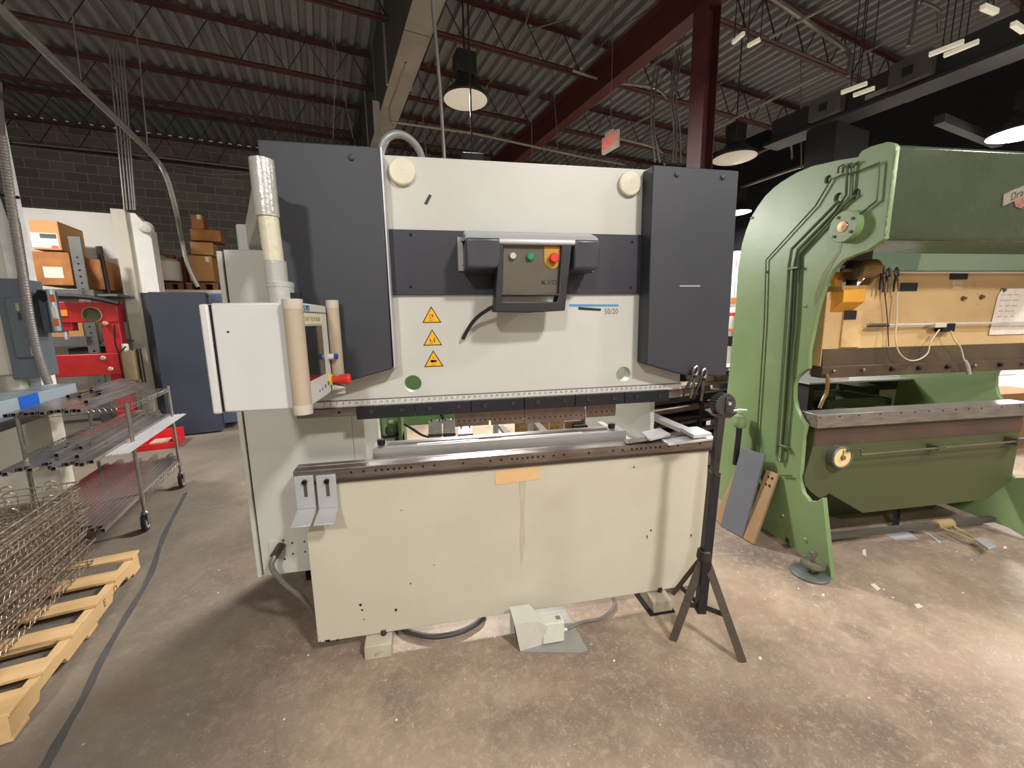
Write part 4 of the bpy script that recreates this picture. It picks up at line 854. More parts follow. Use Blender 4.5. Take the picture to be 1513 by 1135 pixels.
for q in ((1172, 396), (1156, 660)):
    a = px(q, 'P', 0, 2.17); MB('P').box(2.17, 2.2, a.y-.035, a.y+.04, a.z-.008, a.z+.008).build('pipe_clip', M_pipe, gp, bevel=.003)
for q in ((1132, 402), (1187, 452), (1110, 322), (1188, 797), (1155, 762)):
    a = px(q, 'P', 0, 2.19); MB('P').lathe((2.2, a.y, a.z), (-1, 0, 0), [(.01, 0), (.009, .006), (.005, .012)], 10).build('grease_nipple', M_gside, gp)
pipe([(1155, 702), (1170, 703)], .005)
# oil stains below the bearing and on the leg
M_stain = mat('oil_stain', (112, 92, 44), .35, 0, .15, 9, col2=(124, 134, 78))
def stain(qs, nm='oil_stain'): 
    P = [px(q, 'P', 0, 2.199) for q in qs]; MB('P').prism([(2.1988, p.y, p.z) for p in P], (.0015, 0, 0)).build(nm, M_stain, side, smooth=False)
stain([(1241, 355), (1245, 355), (1242, 372), (1232, 388), (1221, 410), (1212, 436), (1204, 452), (1203, 440), (1214, 405), (1228, 385), (1238, 370)])
# air regulator and hose
a = px((1093, 622), 'P', 0, 2.13)
MB('P').lathe((2.13, a.y, a.z-.05), (0, 0, 1), [(.036, 0), (.044, .012), (.044, .05), (.04, .06), (.04, .09), (.02, .1), (.018, .12)], 24).build('oil_filler', M_gside, gp, bevel=.002)
MB('P').tube([(2.13, a.y, a.z-.05), (2.13, a.y, a.z-.12), (2.135, a.y+.02, a.z-.35)], .02, 12).build('filler_hose', M_blk, gp)
# levelling foot
a = px((1199, 845), 'P', 2, .01)
MB('P').lathe((2.12, 1.985, .0), (0, 0, 1), [(.1, 0), (.102, .01), (.09, .018), (.001, .019)], 36).build('foot_disc', mat('foot_grey', (104, 108, 104), .45, .3, .1, 12), gp)
MB('P').lathe((2.135, 1.985, .055), (0, 0, 1), [(.062, 0), (.066, .012), (.06, .028), (.001, .03)], 30).build('foot_cup', mat('foot_olive', (104, 104, 84), .45, .3, .1, 12), gp)
MB('P').lathe((2.13, 1.985, .02), (0, 0, 1), [(.022, 0), (.022, .036), (.018, .06), (.012, .062), (.012, .11), (.022, .112), (.02, .128), (.001, .13)], 20).build('foot_screw', M_steel, gp)
# treadle bar and pedal under the press
a, b = px((1228, 792), 'P', 1, 2.25), px((1400, 774), 'P', 1, 2.25)
MB('P').tube([(2.2, 2.25, a.z), (3.9, 2.25, a.z)], .018, sq=True).build('treadle_bar', mat('bar_grey', (96, 92, 84), .5, .3), gp)
tr = [px(q, 'P', 1, 2.25) for q in ((1385, 774), (1402, 768))]
M_brass = mat('pedal_brass', (178, 156, 112), .4, .3, .08, 14)
MB('P').cyl((tr[0].x-.02, 2.25, a.z), (tr[1].x+.02, 2.25, a.z), .034, n=20).build('pedal_clamp', M_brass, gp)
e0 = px((1443, 800), 'P', 2, .05); e1 = px((1458, 808), 'P', 2, .05)
MB('P').tube([(tr[0].x, 2.22, a.z-.01), tuple(e0)], .007, 8).tube([(tr[1].x-.005, 2.22, a.z), tuple(e0+Vector((.01, .0, .005)))], .007, 8).build('pedal_arm', M_brass, gp)
P = [px(q, 'P', 2, .05) for q in ((1438, 798), (1450, 796), (1472, 809), (1460, 813))]
MB('P').prism([tuple(p) for p in P], (0, 0, .012)).build('pedal_pad', M_silver, gp, bevel=.003)
a = px((1323, 775), 'P', 1, 2.35); MB('P').cyl((a.x, 2.35, 0), (a.x, 2.35, .5), .02, n=12).build('link_rod', M_hole, gp)
MB('P').box(2.3, 3.9, 2.6, 2.64, .0, .25).build('rear_sill', M_gbed, gp)

# things on the press
a, b = px((1478, 427), 'P', 1, 2.19), px((1530, 493), 'P', 1, 2.19)
m = MB('P'); m.prism([(a.x-.025, 2.192, b.z), (b.x, 2.192, b.z), (b.x, 2.192, a.z+.006), (a.x+.02, 2.192, a.z), (a.x-.005, 2.192, a.z-.05)], (0, .003, 0))
pap = m.build('notice_sheet', mat('notice_paper', (226, 214, 200), .6, 0, .04, 30, col2=(206, 194, 184)), None, label='large pale notice sheet fixed to the yellow ram', cat='sheet')
m = MB('P'); rnd = random.Random(5)
for i in range(5):
    for j in range(3): m.box(a.x+.02+j*.05, a.x+.05+j*.05+rnd.uniform(-.01, .012), 2.1905, 2.192, a.z-.04-i*.035, a.z-.035-i*.035)
m.build('faint_print', mat('faint_print', (180, 170, 160), .7), pap, kind='stuff')
def cord(qs, label, r=.004, m_=None):
    P = [px(q, 'P', 1, v) for q, v in qs]; return MB('P').tube(bez(P, 6), r, 8).build('cord', m_ or mat('cord_cream', (216, 200, 164), .6), None, label=label, cat='cord')
cord([((1325, 432), 2.17), ((1325, 470), 2.15), ((1323, 498), 2.14), ((1328, 520), 2.13), ((1342, 532), 2.13), ((1358, 531), 2.13), ((1371, 521), 2.13), ((1375, 505), 2.13), ((1388, 487), 2.14)], 'cream cord looping across the yellow ram')
wd = thing('probe', 'pale cable with a grey handheld probe hanging before the ram', 'probe', tuple(px((1432, 552), 'P', 1, 2.13)), 'P')
MB('P').tube(bez([px(q, 'P', 1, 2.13) for q in ((1405, 489), (1410, 502), (1419, 513), (1424, 530), (1427, 537))], 6), .004, 8).build('lead', MATS['cord_cream'], wd)
MB('P').tube([px((1426, 533), 'P', 1, 2.13), px((1429, 540), 'P', 1, 2.13), px((1432, 553), 'P', 1, 2.13)], [.009, .013, .011], 12).build('grip', mat('probe_grey', (170, 164, 156), .5), wd)
cord([((1303, 405), 2.17), ((1308, 440), 2.17), ((1311, 470), 2.17), ((1313, 512), 2.165)], 'thin dark wire hanging down the yellow ram', .0025, M_bolt)
cord([((1221, 553), 2.16), ((1223, 562), 2.15), ((1221, 580), 2.15), ((1215, 593), 2.15), ((1211, 603), 2.15)], 'brown hose hanging between the ram and the bed rail', .011, mat('hose_brown', (120, 92, 44), .4))
def spring_clamp(q, F, Y, s, label, tilt, group):
    a = px(q, F, 1, Y); t = thing('spring_clamp', label, 'clamp', tuple(a), F, group)
    K = lambda pts: [(a.x+(x*math.cos(tilt)-z*math.sin(tilt))*s, a.y+y*s, a.z+(x*math.sin(tilt)+z*math.cos(tilt))*s) for x, y, z in pts]
    for sg, nm in ((1, 'handle'), (-1, 'handle')):
        m = MB(F); m.tube(K([(sg*.004, 0, .0), (sg*.012, 0, -.03), (sg*.02, 0, -.075), (sg*.024, 0, -.12)]), [.006*s, .008*s, .0075*s, .006*s], 6)
        m.build(nm, M_steel if sg > 0 else M_bolt, t)
        m = MB(F); m.tube(K([(sg*.004, 0, 0), (sg*.014, 0, .02), (sg*.012, 0, .045), (-sg*.0, 0, .06)]), [.008*s, .009*s, .008*s, .005*s], 6); m.build('jaw', M_steel, t)
    MB(F).cyl(K([(0, -.014, 0)])[0], K([(0, .014, 0)])[0], .008*s, n=12).build('pivot', M_bolt, t)
    return t
for i, (q, tl, lb) in enumerate((((1304, 404), .12, 'left one'), ((1312, 408), -.05, 'middle one'), ((1325, 407), .1, 'right one'))):
    spring_clamp(q, 'P', 2.15, .8, f'steel spring clamp hanging on the upper rod of the press, {lb}', tl, 'spring clamps on the press')
spring_clamp((1025, 556), 'W', 1.78, .9, 'steel spring clamp gripping the right machine cover, left one', -.3, 'spring clamps on the machine cover')
spring_clamp((1038, 560), 'W', 1.78, .9, 'steel spring clamp gripping the right machine cover, right one', -.22, 'spring clamps on the machine cover')

# boards leaning on the press side
def board(bl, br, tl, tr, X, m_, label, holes=True, th=.018):
    b0, b1 = px(bl, 'P', 2, .0), px(br, 'P', 2, .0)
    t0, t1 = px(tl, 'P', 0, X), px(tr, 'P', 0, X)
    w = (b1-b0).length; ud = (b1-b0).normalized(); mid = (b0+b1)/2; tm = (t0+t1)/2
    up = tm-mid; up -= ud*up.dot(ud); h = up.length; up.normalize(); nr = ud.cross(up).normalized()
    if nr.x > 0: nr = -nr
    hs = []
    if holes:
        for i in (-1, 1):
            for j in (0, 1): hs.append(circ((w/2+i*w*.17, h-.045-j*.055), .019 if w > .15 else w*.12, 14))
    m = MB('P').plate(2, [(0, 0), (w, 0), (w, h), (0, h)], 0, th, hs)
    m.v = [b0+ud*v.x+up*v.y+nr*v.z for v in m.v]
    return m.build('leaning_board', m_, None, label=label, cat='board', bevel=.001)
M_ply = mat('plywood', (158, 128, 92), .6, 0, .06, 5, col2=(140, 110, 76), stretch=(1, 1, .25))
board((1058, 767), (1077, 783), (1081, 671), (1097, 679), 2.185, M_ply, 'brown plywood board with four holes left of the grey board')
board((1100, 795), (1116, 805), (1127, 692), (1148, 699), 2.185, M_ply, 'brown plywood board with four holes right of the grey board')
board((1067, 777), (1099, 795), (1098, 661), (1132, 673), 2.15, mat('board_grey', (104, 106, 112), .5, 0, .06, 3), 'slate grey board leaning between two plywood boards', holes=False)

# ------------------------------------------------------------------ back gauge behind the dies
bg = thing('back_gauge', 'silver back gauge with hinged stop fingers behind the dies', 'back gauge', (.35, 2.3, .88))
MB().box(-.3, 1.1, 2.22, 2.30, .78, .86).build('gauge_beam', M_silver, bg, bevel=.004)
MB().cyl((-.32, 2.5, .80), (1.15, 2.5, .80), .018, n=16).build('guide_shaft', M_bright, bg)
for i, (xa, xb, ya, yb) in enumerate(((633, 653, 621, 641), (654.5, 672.5, 620, 640), (677, 698, 629, 641))):
    Yf = 2.16; A, B_ = px((xa, ya), 'W', 1, Yf+.07), px((xb, ya), 'W', 1, Yf+.07); D, E_ = px((xa, yb), 'W', 1, Yf), px((xb, yb), 'W', 1, Yf)
    f = MB().hexa([(D.x, Yf, D.z-.008), (E_.x, Yf, D.z-.008), (B_.x, Yf+.07, A.z-.008), (A.x, Yf+.07, A.z-.008), (D.x, Yf, D.z), (E_.x, Yf, D.z), (B_.x, Yf+.07, A.z), (A.x, Yf+.07, A.z)]).build('stop_finger', M_bright, bg, bevel=.001)
    MB().box(D.x-.002, E_.x+.002, Yf-.012, Yf+.004, D.z-.016, D.z-.002).build('hinge_block', M_blk, f)
    for t in (.2, .8):
        x = A.x+(B_.x-A.x)*t; MB().cyl((x, Yf+.06, A.z-.003), (x, Yf+.06, A.z+.006), .005, n=8).build('finger_screw', M_bolt, f)
    MB().box(D.x+.005, E_.x-.005, Yf-.004, Yf+.03, .86, D.z-.014).build('finger_stem', M_bright, f)
for i, (x0, y0) in enumerate(((736, 628), (787, 622))):
    a = px((x0, y0), 'W', 1, 2.2); b = px((x0+24, y0+20), 'W', 1, 2.1)
    f = MB().hexa([(a.x, 2.2, a.z-.02), (a.x+.03, 2.2, a.z-.02), (b.x+.02, 2.08, b.z-.012), (b.x-.03, 2.08, b.z-.012), (a.x, 2.2, a.z), (a.x+.03, 2.2, a.z), (b.x+.02, 2.08, b.z), (b.x-.03, 2.08, b.z)]).build('stop_arm', mat('arm_white', (220, 216, 208), .35, .2), bg, bevel=.002)
    MB().box(a.x-.03, a.x-.005, 2.16, 2.2, .86, a.z+.02).build('arm_upright', M_silver, f, bevel=.001)
a, b = px((564, 612), 'W', 1, 2.55), px((596, 668), 'W', 1, 2.55)
mo = MB().box(a.x, b.x, 2.55, 2.7, b.z, (a.z+b.z)/2-.02).build('motor_block', M_blk, bg, bevel=.004)
MB().box(a.x-.01, a.x+.0, 2.52, 2.74, b.z, a.z+.03).box(b.x-.02, b.x, 2.52, 2.74, b.z, a.z+.03).build('motor_bracket', mat('bracket_green', (92, 124, 74), .5), bg)
c = px((578, 634), 'W', 1, 2.58); MB().lathe((c.x, 2.6, c.z-.03), (.2, -.2, 1), [(.04, 0), (.045, .03), (.03, .05), (.03, .075), (.012, .08)], 14).build('dusty_fitting', mat('dusty_green', (110, 122, 92), .8, 0, .15, 20), bg)
c = px((845, 630), 'W', 1, 2.5); MB().box(c.x-.05, c.x+.07, 2.5, 2.62, c.z-.06, c.z+.035).build('valve_block', mat('valve_brown', (150, 110, 84), .5), bg, bevel=.003)
MB().box(c.x+.0, c.x+.09, 2.44, 2.5, c.z-.07, c.z+.015).build('valve_cover', M_hole, bg, bevel=.003)
P = [px(q, 'W', 1, 2.45) for q in ((597, 626), (608, 633), (622, 642), (634, 646))]
MB().tube(bez(P, 5), .008, 8).build('gauge_cable', M_blk, bg)
P = [px(q, 'W', 1, 2.45) for q in ((812, 624), (812, 638), (822, 644), (832, 640), (834, 626))]
MB().tube(bez(P, 5), .003, 6).build('thin_cable', M_bright, bg)
c = px((790, 626), 'W', 1, 2.48); MB().box(c.x-.03, c.x+.05, 2.46, 2.5, c.z-.005, c.z+.012).build('red_strap', M_redb, bg)

# ------------------------------------------------------------------ things behind the two presses
a, b = px((560, 540), 'W', 1, 3.9), px((735, 621), 'W', 1, 3.9)
gm = thing('green_machine', 'bright green machine beam seen through the gap behind the dies', 'machine', ((a.x+b.x)/2, 4.1, 0))
M_gb = mat('bright_green', (122, 176, 108), .5, 0, .04, 3)
MB().box(a.x, b.x+.6, 3.9, 4.4, b.z, a.z+.2).build('machine_body', M_gb, gm, bevel=.01)
MB().box(a.x, a.x+.18, 3.95, 4.35, 0, b.z).build('machine_leg', M_gb, gm); MB().box(b.x+.42, b.x+.6, 3.95, 4.35, 0, b.z).build('machine_leg', M_gb, gm)
a, b = px((648, 606), 'W', 1, 3.88), px((664, 636), 'W', 1, 3.88)
MB().tube([a, b], .012, 6).build('machine_cable', M_blk, gm)
a, b = px((770, 632), 'W', 1, 3.5), px((835, 652), 'W', 1, 3.5)
MB().box(a.x, b.x, 3.5, 3.8, 0, a.z).build('cardboard_box', mat('cardboard', (186, 140, 96), .8, 0, .05, 4), None, label='brown cardboard box glimpsed behind the long middle punch', cat='box', bevel=.004)
# rack of bars and pipes to the right of the press brake
rk = thing('bar_rack', 'dark rack of steel bars behind the press brake right side', 'rack', (3.3, 3.4, 0), 'B')
M_dk = mat('rack_dark', (38, 36, 36), .6)
z0 = px((1000, 640), 'B', 1, 3.3).z
for u in (2.62, 3.9): MB('B').box(u, u+.06, 3.24, 3.54, 0, 1.1).build('rack_upright', M_dk, rk)
for i, q in enumerate(((1000, 650), (1000, 618), (1000, 588))):
    z = px(q, 'B', 1, 3.24).z; MB('B').box(2.4, 4.4, 3.24, 3.54, z-.04, z).build('rack_arm', M_dk, rk)
MB('B').box(2.4, 4.4, 3.55, 3.57, 0, 1.02).build('rack_back', M_dk, rk)
for i, (q, r, l) in enumerate((((1010, 603), .045, 'fat steel pipe lying on the dark rack, upper one'), ((1010, 639), .035, 'bright steel pipe lying low on the dark rack'), ((1010, 624), .03, 'dull steel pipe lying between the fat and bright pipes'), ((1010, 592), .03, 'steel pipe lying just above the fat pipe'), ((1030, 582), .018, 'thin pale bar on top of the dark rack'))):
    c = px(q, 'B', 1, 3.29+.05*(i % 2)); MB('B').cyl((2.3, c.y, c.z), (4.5, c.y, c.z), r, n=14).build('steel_pipe', [M_brown, M_bright, M_steel, M_steel, M_bright][i], None, label=l, cat='pipe')
for q0, q1, m_, l in (((990, 574), (1049, 582), mat('plank', (150, 118, 88), .7), 'brown wooden plank on the rack behind the clamps'), ((1042, 553), (1056, 565), mat('pale_box', (206, 192, 168), .7), 'small cream carton right of the hanging clamps'), ((1058, 556), (1068, 566), mat('pale_box2', (176, 166, 150), .7), 'small grey carton beside the cream carton'), ((1069, 555), (1080, 566), MATS['pale_box'], 'small cream carton next to the green press edge')):
    a, b = px(q0, 'B', 1, 3.3), px(q1, 'B', 1, 3.3); MB('B').box(a.x, b.x, 3.3, 3.5, b.z, a.z).build('carton' if 'carton' in l else 'plank', m_, None, label=l, cat='carton' if 'carton' in l else 'plank', bevel=.002)
a, b = px((1036, 566), 'B', 1, 3.27), px((1085, 571), 'B', 1, 3.27); MB('B').box(2.4, 4.4, 3.25, 3.55, a.z-.035, a.z).build('rack_shelf', mat('shelf_edge', (176, 160, 136), .6), rk)
# far bright corner glimpsed between the presses
for i, x in enumerate((1083, 1087.5, 1092)):
    a, b = px((x, 372), 'B', 0, 10.05), px((x-1, 440), 'B', 0, 10.05)
    MB('B').box(10.0, 10.15, a.y-.13, a.y+.10, b.z, a.z).build('wall_sheet', M_white, None, label=f'tall white panel hanging in the far bay, {["left","middle","right"][i]} one', cat='panel')
for q0, q1, m_, l in (((1081, 440), (1087, 449), mat('orange', (220, 110, 50), .6), 'orange box far behind the gap between the presses'), ((1078, 462), (1087, 467), mat('red_label', (190, 60, 60), .6), 'red and white box under the orange box'), ((1076, 486), (1085, 490), MATS['orange'], 'small orange box low in the far gap'), ((1076, 497), (1083, 512), M_blk, 'dark tool standing in the far gap')):
    a, b = px(q0, 'B', 0, 9.6), px(q1, 'B', 0, 9.6); MB('B').box(9.6, 9.85, min(a.y, b.y), max(a.y, b.y), b.z, a.z).build('small_box', m_, None, label=l, cat='box')
a = px((1078, 520), 'B', 0, 9.9); b = px((1092, 448), 'B', 0, 9.9)
MB('B').box(9.9, 10.15, b.y-1, a.y+1.2, 0, b.z-.1).build('white_cabinet', M_white, None, label='white storage unit in the far bay between the presses', cat='cabinet')
# bench with sheet stock seen through the green press
bn = thing('steel_bench', 'green steel bench frame behind the green press throat', 'bench', (3.0, 3.4, 0), 'P')
M_bench = mat('bench_green', (92, 108, 80), .5, 0, .06, 4)
zt = px((1270, 590), 'P', 1, 3.0).z
for q in (1200, 1229, 1271, 1298):
    c = px((q, 590), 'P', 1, 3.0 if q in (1271,) else 3.3); MB('P').box(c.x-.03, c.x+.03, c.y, c.y+.06, 0, zt-.05).build('bench_leg', M_bench, bn)
c0, c1 = px((1175, 580), 'P', 1, 3.3), px((1300, 588), 'P', 1, 3.0)
MB('P').box(c0.x-.05, c1.x+.1, 2.98, 3.04, zt-.06, zt).build('bench_rail', M_bench, bn); MB('P').box(c0.x-.05, c1.x+.1, 3.4, 3.46, zt-.06, zt).build('bench_rail', M_bench, bn)
MB('P').box(c0.x-.05, c0.x+.01, 2.98, 3.46, zt-.06, zt).build('bench_rail', M_bench, bn); MB('P').box(c1.x+.04, c1.x+.1, 2.98, 3.46, zt-.06, zt).build('bench_rail', M_bench, bn)
a = px((1175, 567), 'P', 1, 2.9); MB('P').box(2.9, 5.0, 2.9, 3.9, a.z-.012, a.z).build('steel_sheet', M_bright, None, label='bright steel sheet lying behind the green press throat', cat='sheet')
MB('P').box(2.95, 3.0, 2.95, 3.85, 0, a.z-.012).build('sheet_trestle', M_dk, None, label='dark trestle under the bright steel sheet', cat='trestle')
for i in range(6):
    z = .98-.04*i; MB('P').box(3.0+.1*i, 5.2, 4.2+.05*i, 4.5+.05*i, z, z+.04 if i else z+.012).build('flat_bar', M_bright if i % 2 else M_steel, None, label='flat steel bar in the low stack behind the bench, ' + ORD[i] + ' from the top', cat='steel bar', group='flat bars behind the bench')
MB('P').box(3.5, 5.4, 4.2, 5.0, 0, .78).build('stock_rack', M_dk, None, label='dark low rack behind the bench', cat='rack')
a, b = px((1240, 547), 'P', 1, 3.2), px((1256, 555), 'P', 1, 3.2); MB('P').box(a.x, b.x, 3.2, 3.26, a.z-.06, a.z).build('tape_measure', mat('tool_yellow', (230, 196, 40), .4), None, label='yellow tool lying on the steel sheet under the ram', cat='tool', bevel=.005)
a, b = px((1310, 540), 'P', 1, 3.3), px((1462, 612), 'P', 1, 3.3)
rm = thing('rear_green_machine', 'dark green machine housing behind the green press', 'machine', ((a.x+b.x)/2, 3.6, 0), 'P')
MB('P').box(a.x+.4, b.x, 3.3, 3.9, 0, a.z+.12).build('machine_housing', M_bench, rm, bevel=.02)
MB('P').box(a.x+.02, a.x+.36, 3.35, 3.8, 0, a.z-.25).build('machine_base', M_gbed, rm)
for q in ((1389, 560), (1385, 590)):
    c = px(q, 'P', 1, 3.29); MB('P').box(c.x-.045, c.x+.045, 3.285, 3.3, c.z-.06, c.z+.06).build('printed_label', mat('label_white', (196, 194, 180), .6, 0, .3, 60, col2=(110, 108, 100)), rm)
c = px((1372, 390), 'P', 1, 3.3); c2_ = px((1455, 390), 'P', 1, 3.3)
MB('P').box(c.x, c2_.x, 3.3, 3.9, 1.55, c.z+.25).build('upper_housing', mat('pale_green', (104, 128, 100), .5), rm, bevel=.03)
for i in range(3):
    o_ = .03*i; P = [px((1413+i*7, 400), 'P', 1, 3.2), px((1412+i*8, 388), 'P', 1, 3.2), px((1420+i*9, 380), 'P', 1, 3.2), px((1438+i*9, 374), 'P', 1, 3.2)]
    MB('P').tube(bez(P, 5), .012, 8).build('machine_hose', M_blk, rm)
a, b = px((1472, 583), 'P', 1, 3.6), px((1530, 604), 'P', 1, 3.6); MB('P').box(a.x, b.x+.2, 3.6, 4.0, 0, a.z).build('timber_crate', mat('timber', (142, 98, 56), .7, 0, .1, 5), None, label='brown wooden crate behind the green press at the picture edge', cat='crate', bevel=.004)

# ------------------------------------------------------------------ left side: wall stub with electrics (frame B)
MB('B').box(-3.6, -2.275, 5.0, 5.2, 0, 4.2).build('wall_left', mat('wall_stub', (226, 222, 208), .6, 0, .05, 2, col2=(208, 202, 184)), kind='structure')
MB('B').box(-2.34, -2.268, 4.98, 5.2, 1.0, 3.3).build('trim_1', mat('trim_white', (244, 243, 240), .4), kind='structure')
M_egrey = mat('electrical_grey', (98, 108, 114), .45, .1, .04, 5)
M_elight = mat('electrical_light', (160, 172, 180), .4, .1, .05, 5)
VE = 4.7
def bxp(q0, q1, v, d, name, m_, par, bev=.006, F='B', **k):
    a, b = px(q0, F, 1, v), px(q1, F, 1, v)
    return MB(F).box(min(a.x, b.x), max(a.x, b.x), v, v+d, min(a.z, b.z), max(a.z, b.z)).build(name, m_, par, bevel=bev, **k)
dc = thing('disconnect_switch', 'large grey electrical disconnect box on the white wall stub', 'switch box', tuple(px((30, 560), 'B', 1, VE)), 'B')
bxp((-12, 411), (60, 558), VE, .28, 'enclosure', M_egrey, dc)
dd = bxp((3, 439), (52, 529), VE-.03, .03, 'enclosure_door', M_egrey, dc, bev=.015)
bxp((22, 448), (29, 459), VE-.036, .008, 'switch_plate', mat('brass_plate', (176, 176, 140), .4), dd, bev=.001); bxp((25, 462), (32, 473), VE-.036, .008, 'name_plate', mat('plate_maroon', (70, 56, 66), .4), dd, bev=.001)
bxp((44, 512), (53, 525), VE-.033, .004, 'door_label', mat('door_label', (206, 180, 176), .6), dd, bev=0)
al = thing('alarm_box', 'small grey box with orange and white stickers beside the disconnect', 'box', tuple(px((75, 490), 'B', 1, VE)), 'B')
bxp((52, 428), (76, 492), VE+.02, .2, 'backbox', mat('electrical_dark', (66, 74, 82), .5), al)
ab = bxp((66, 427), (87, 490), VE-.02, .06, 'cover', M_elight, al, bev=.012)
bxp((72, 435), (82, 446), VE-.025, .006, 'orange_sticker', MATS['orange'], ab, bev=0); bxp((75, 453), (85, 469), VE-.025, .006, 'white_sticker', M_white, ab, bev=0); bxp((78, 471), (88, 482), VE-.025, .006, 'orange_sticker', MATS['orange'], ab, bev=0)
a = px((61, 437), 'B', 1, VE-.0); MB('B').plate(1, [(a.x-.05, a.z), (a.x, a.z-.05), (a.x+.05, a.z), (a.x, a.z+.05)], VE, VE+.03).build('diamond_label', M_hole, al)
# trunk box running towards the viewer
a0, a1 = px((0, 594), 'B', 0, -2.05), px((112, 566), 'B', 0, -2.05); zb_ = px((112, 590), 'B', 0, -2.05).z
tk = thing('wiring_trough', 'pale grey metal wiring trough with a blue label', 'wiring trough', (-2.2, (a0.y+a1.y)/2, zb_), 'B')
MB('B').box(-2.4, -2.05, a0.y-.25, a1.y, zb_, a1.z).build('trough_body', M_elight, tk, bevel=.006)
MB('B').box(-2.42, -2.045, a0.y-.28, a1.y+.01, zb_-.06, zb_).build('trough_flange', mat('flange_steel', (140, 142, 144), .35, .6), tk, bevel=.004)
c0, c1 = px((28, 596), 'B', 0, -2.05), px((55, 580), 'B', 0, -2.05)
MB('B').box(-2.049, -2.046, c0.y, c1.y, c0.z-.045, c1.z).build('blue_label', mat('label_blue', (30, 96, 200), .45), tk)
run([((-6, 120), 1, 4.94), ((5, 280), 1, 4.94), ((22, 330), 1, 4.93), ((34, 405), 1, 4.93), ((40, 480), 1, 4.93)], .034, 'dark conduit running down the wall stub behind the spiral one', mat('dark_conduit', (92, 84, 84), .35, .5))
M_spiral = mat('spiral_conduit', (176, 170, 166), .35, .6, .05, 20)
P = [px(q, 'B', 1, 4.64) for q in ((2, 200), (12, 270), (24, 350), (36, 420), (46, 480), (58, 530), (72, 568))]; P = bez(P, 30)
MB('B').tube(P, [.03 if i % 2 else .025 for i in range(len(P))], 10).build('conduit', M_spiral, label='ribbed flexible conduit running down past the disconnect box', cat='conduit')
run([((0, 288), 1, 4.7), ((28, 292), 1, 4.7)], .012, 'short clamp bar across the conduits on the wall stub', M_bolt, name='conduit_clamp', cat='clamp')
c = px((20, 575), 'B', 1, 4.8); MB('B').cyl((c.x, 4.8, c.z-.1), (c.x, 4.8, c.z+.12), .085, n=20).build('conduit_coupling', mat('coupling_pale', (186, 180, 164), .4, .3), None, label='pale round coupling between disconnect box and wiring trough', cat='coupling', bevel=.006)

# wire shelf cart
ct = thing('wire_cart', 'chrome wire shelf cart on casters loaded with steel tubes', 'cart', (-1.64, 4.36, 0), 'B')
M_chr = mat('chrome_dull', (160, 156, 150), .3, .75, .12, 20)
UP, VP = (-1.35, -1.93), (3.9, 4.82)
for u in UP:
    for v in VP:
        P = [(u, v, .15+.0195*i) for i in range(45)]
        MB('B').tube(P, [.0135 if i % 2 else .012 for i in range(45)], 10).build('post', M_chr, ct)
        cs = MB('B').lathe((u, v, .125), (0, 0, 1), [(.012, 0), (.026, .006), (.026, .02), (.01, .035)], 12).box(u-.024, u-.02, v-.035, v+.022, .05, .128).box(u+.02, u+.024, v-.035, v+.022, .05, .128).build('caster_fork', M_chr, ct)
        MB('B').lathe((u-.015, v-.012, .0625), (1, 0, 0), [(.036, 0), (.059, .002), (.0625, .015), (.059, .028), (.036, .03)], 28).build('wheel', M_blk, cs)
        MB('B').lathe((u-.0165, v-.012, .0625), (1, 0, 0), [(.04, 0), (.04, .033)], 20).build('hub', M_silver, cs)
for z in (.985, .70, .265):
    m = MB('B')
    for dz_ in (0, -.032):
        m.tube([(UP[1], VP[0], z+dz_), (UP[0], VP[0], z+dz_), (UP[0], VP[1], z+dz_), (UP[1], VP[1], z+dz_)], .0032, 5, closed=True)
    for (ua, va, ub, vb) in ((UP[0], VP[0], UP[0], VP[1]), (UP[1], VP[0], UP[1], VP[1]), (UP[0], VP[0], UP[1], VP[0]), (UP[0], VP[1], UP[1], VP[1])):
        n = 36; m.tube([(ua+(ub-ua)*i/n, va+(vb-va)*i/n, z-.032*(i % 2)) for i in range(n+1)], .0022, 4, cap=False)
    for i in range(1, 24):
        u = UP[1]+(UP[0]-UP[1])*i/24; m.tube([(u, VP[0], z+.002), (u, VP[1], z+.002)], .0018, 4, cap=False)
    for v in (4.1, 4.36, 4.6): m.tube([(UP[1], v, z-.004), (UP[0], v, z-.004)], .003, 4, cap=False)
    m.build('wire_shelf', M_chr, ct, kind=None)
M_tube_ = mat('mill_tube', (196, 192, 188), .2, .75, .14, 16, col2=(140, 130, 126), stretch=(1, .15, 1))
M_tubr = mat('mill_tube_rust', (122, 92, 84), .32, .6, .15, 10, col2=(84, 62, 58), stretch=(1, .2, 1))
def tubes(fronts, z, L0, s, label, group, side='left'):
    base = None
    for i, q in enumerate(fronts):
        if base is None:
            m = MB('B'); h = s/2; t = s*.1
            m.plate(1, [(-h, 0), (h, 0), (h, s), (-h, s)], 0, 1.0, [[(-h+t, t), (h-t, t), (h-t, s-t), (-h+t, s-t)]])
            base = m.build('square_tube', M_tube_, None, org=(0, 0, 0)); o = base
        else:
            o = base.copy(); C.objects.link(o)
        a = q if len(q) == 3 else None
        L = L0[i] if isinstance(L0, list) else L0
        o.matrix_basis = FR['B'] @ Matrix.Translation((a[0], a[1], a[2])) @ Matrix.Diagonal((1, L, 1, 1))
        MW[o.name] = o.matrix_basis
        rank = sorted(range(len(fronts)), key=lambda k: fronts[k][0], reverse=(side == 'right')).index(i)
        o['label'] = label + ', ' + ORD[rank] + ' from the ' + side; o['category'] = 'tube'; o['group'] = group
rnd = random.Random(11)
fr_ = [(-1.93+.031*i, 3.80+rnd.uniform(-.05, .05), .99) for i in range(13)]
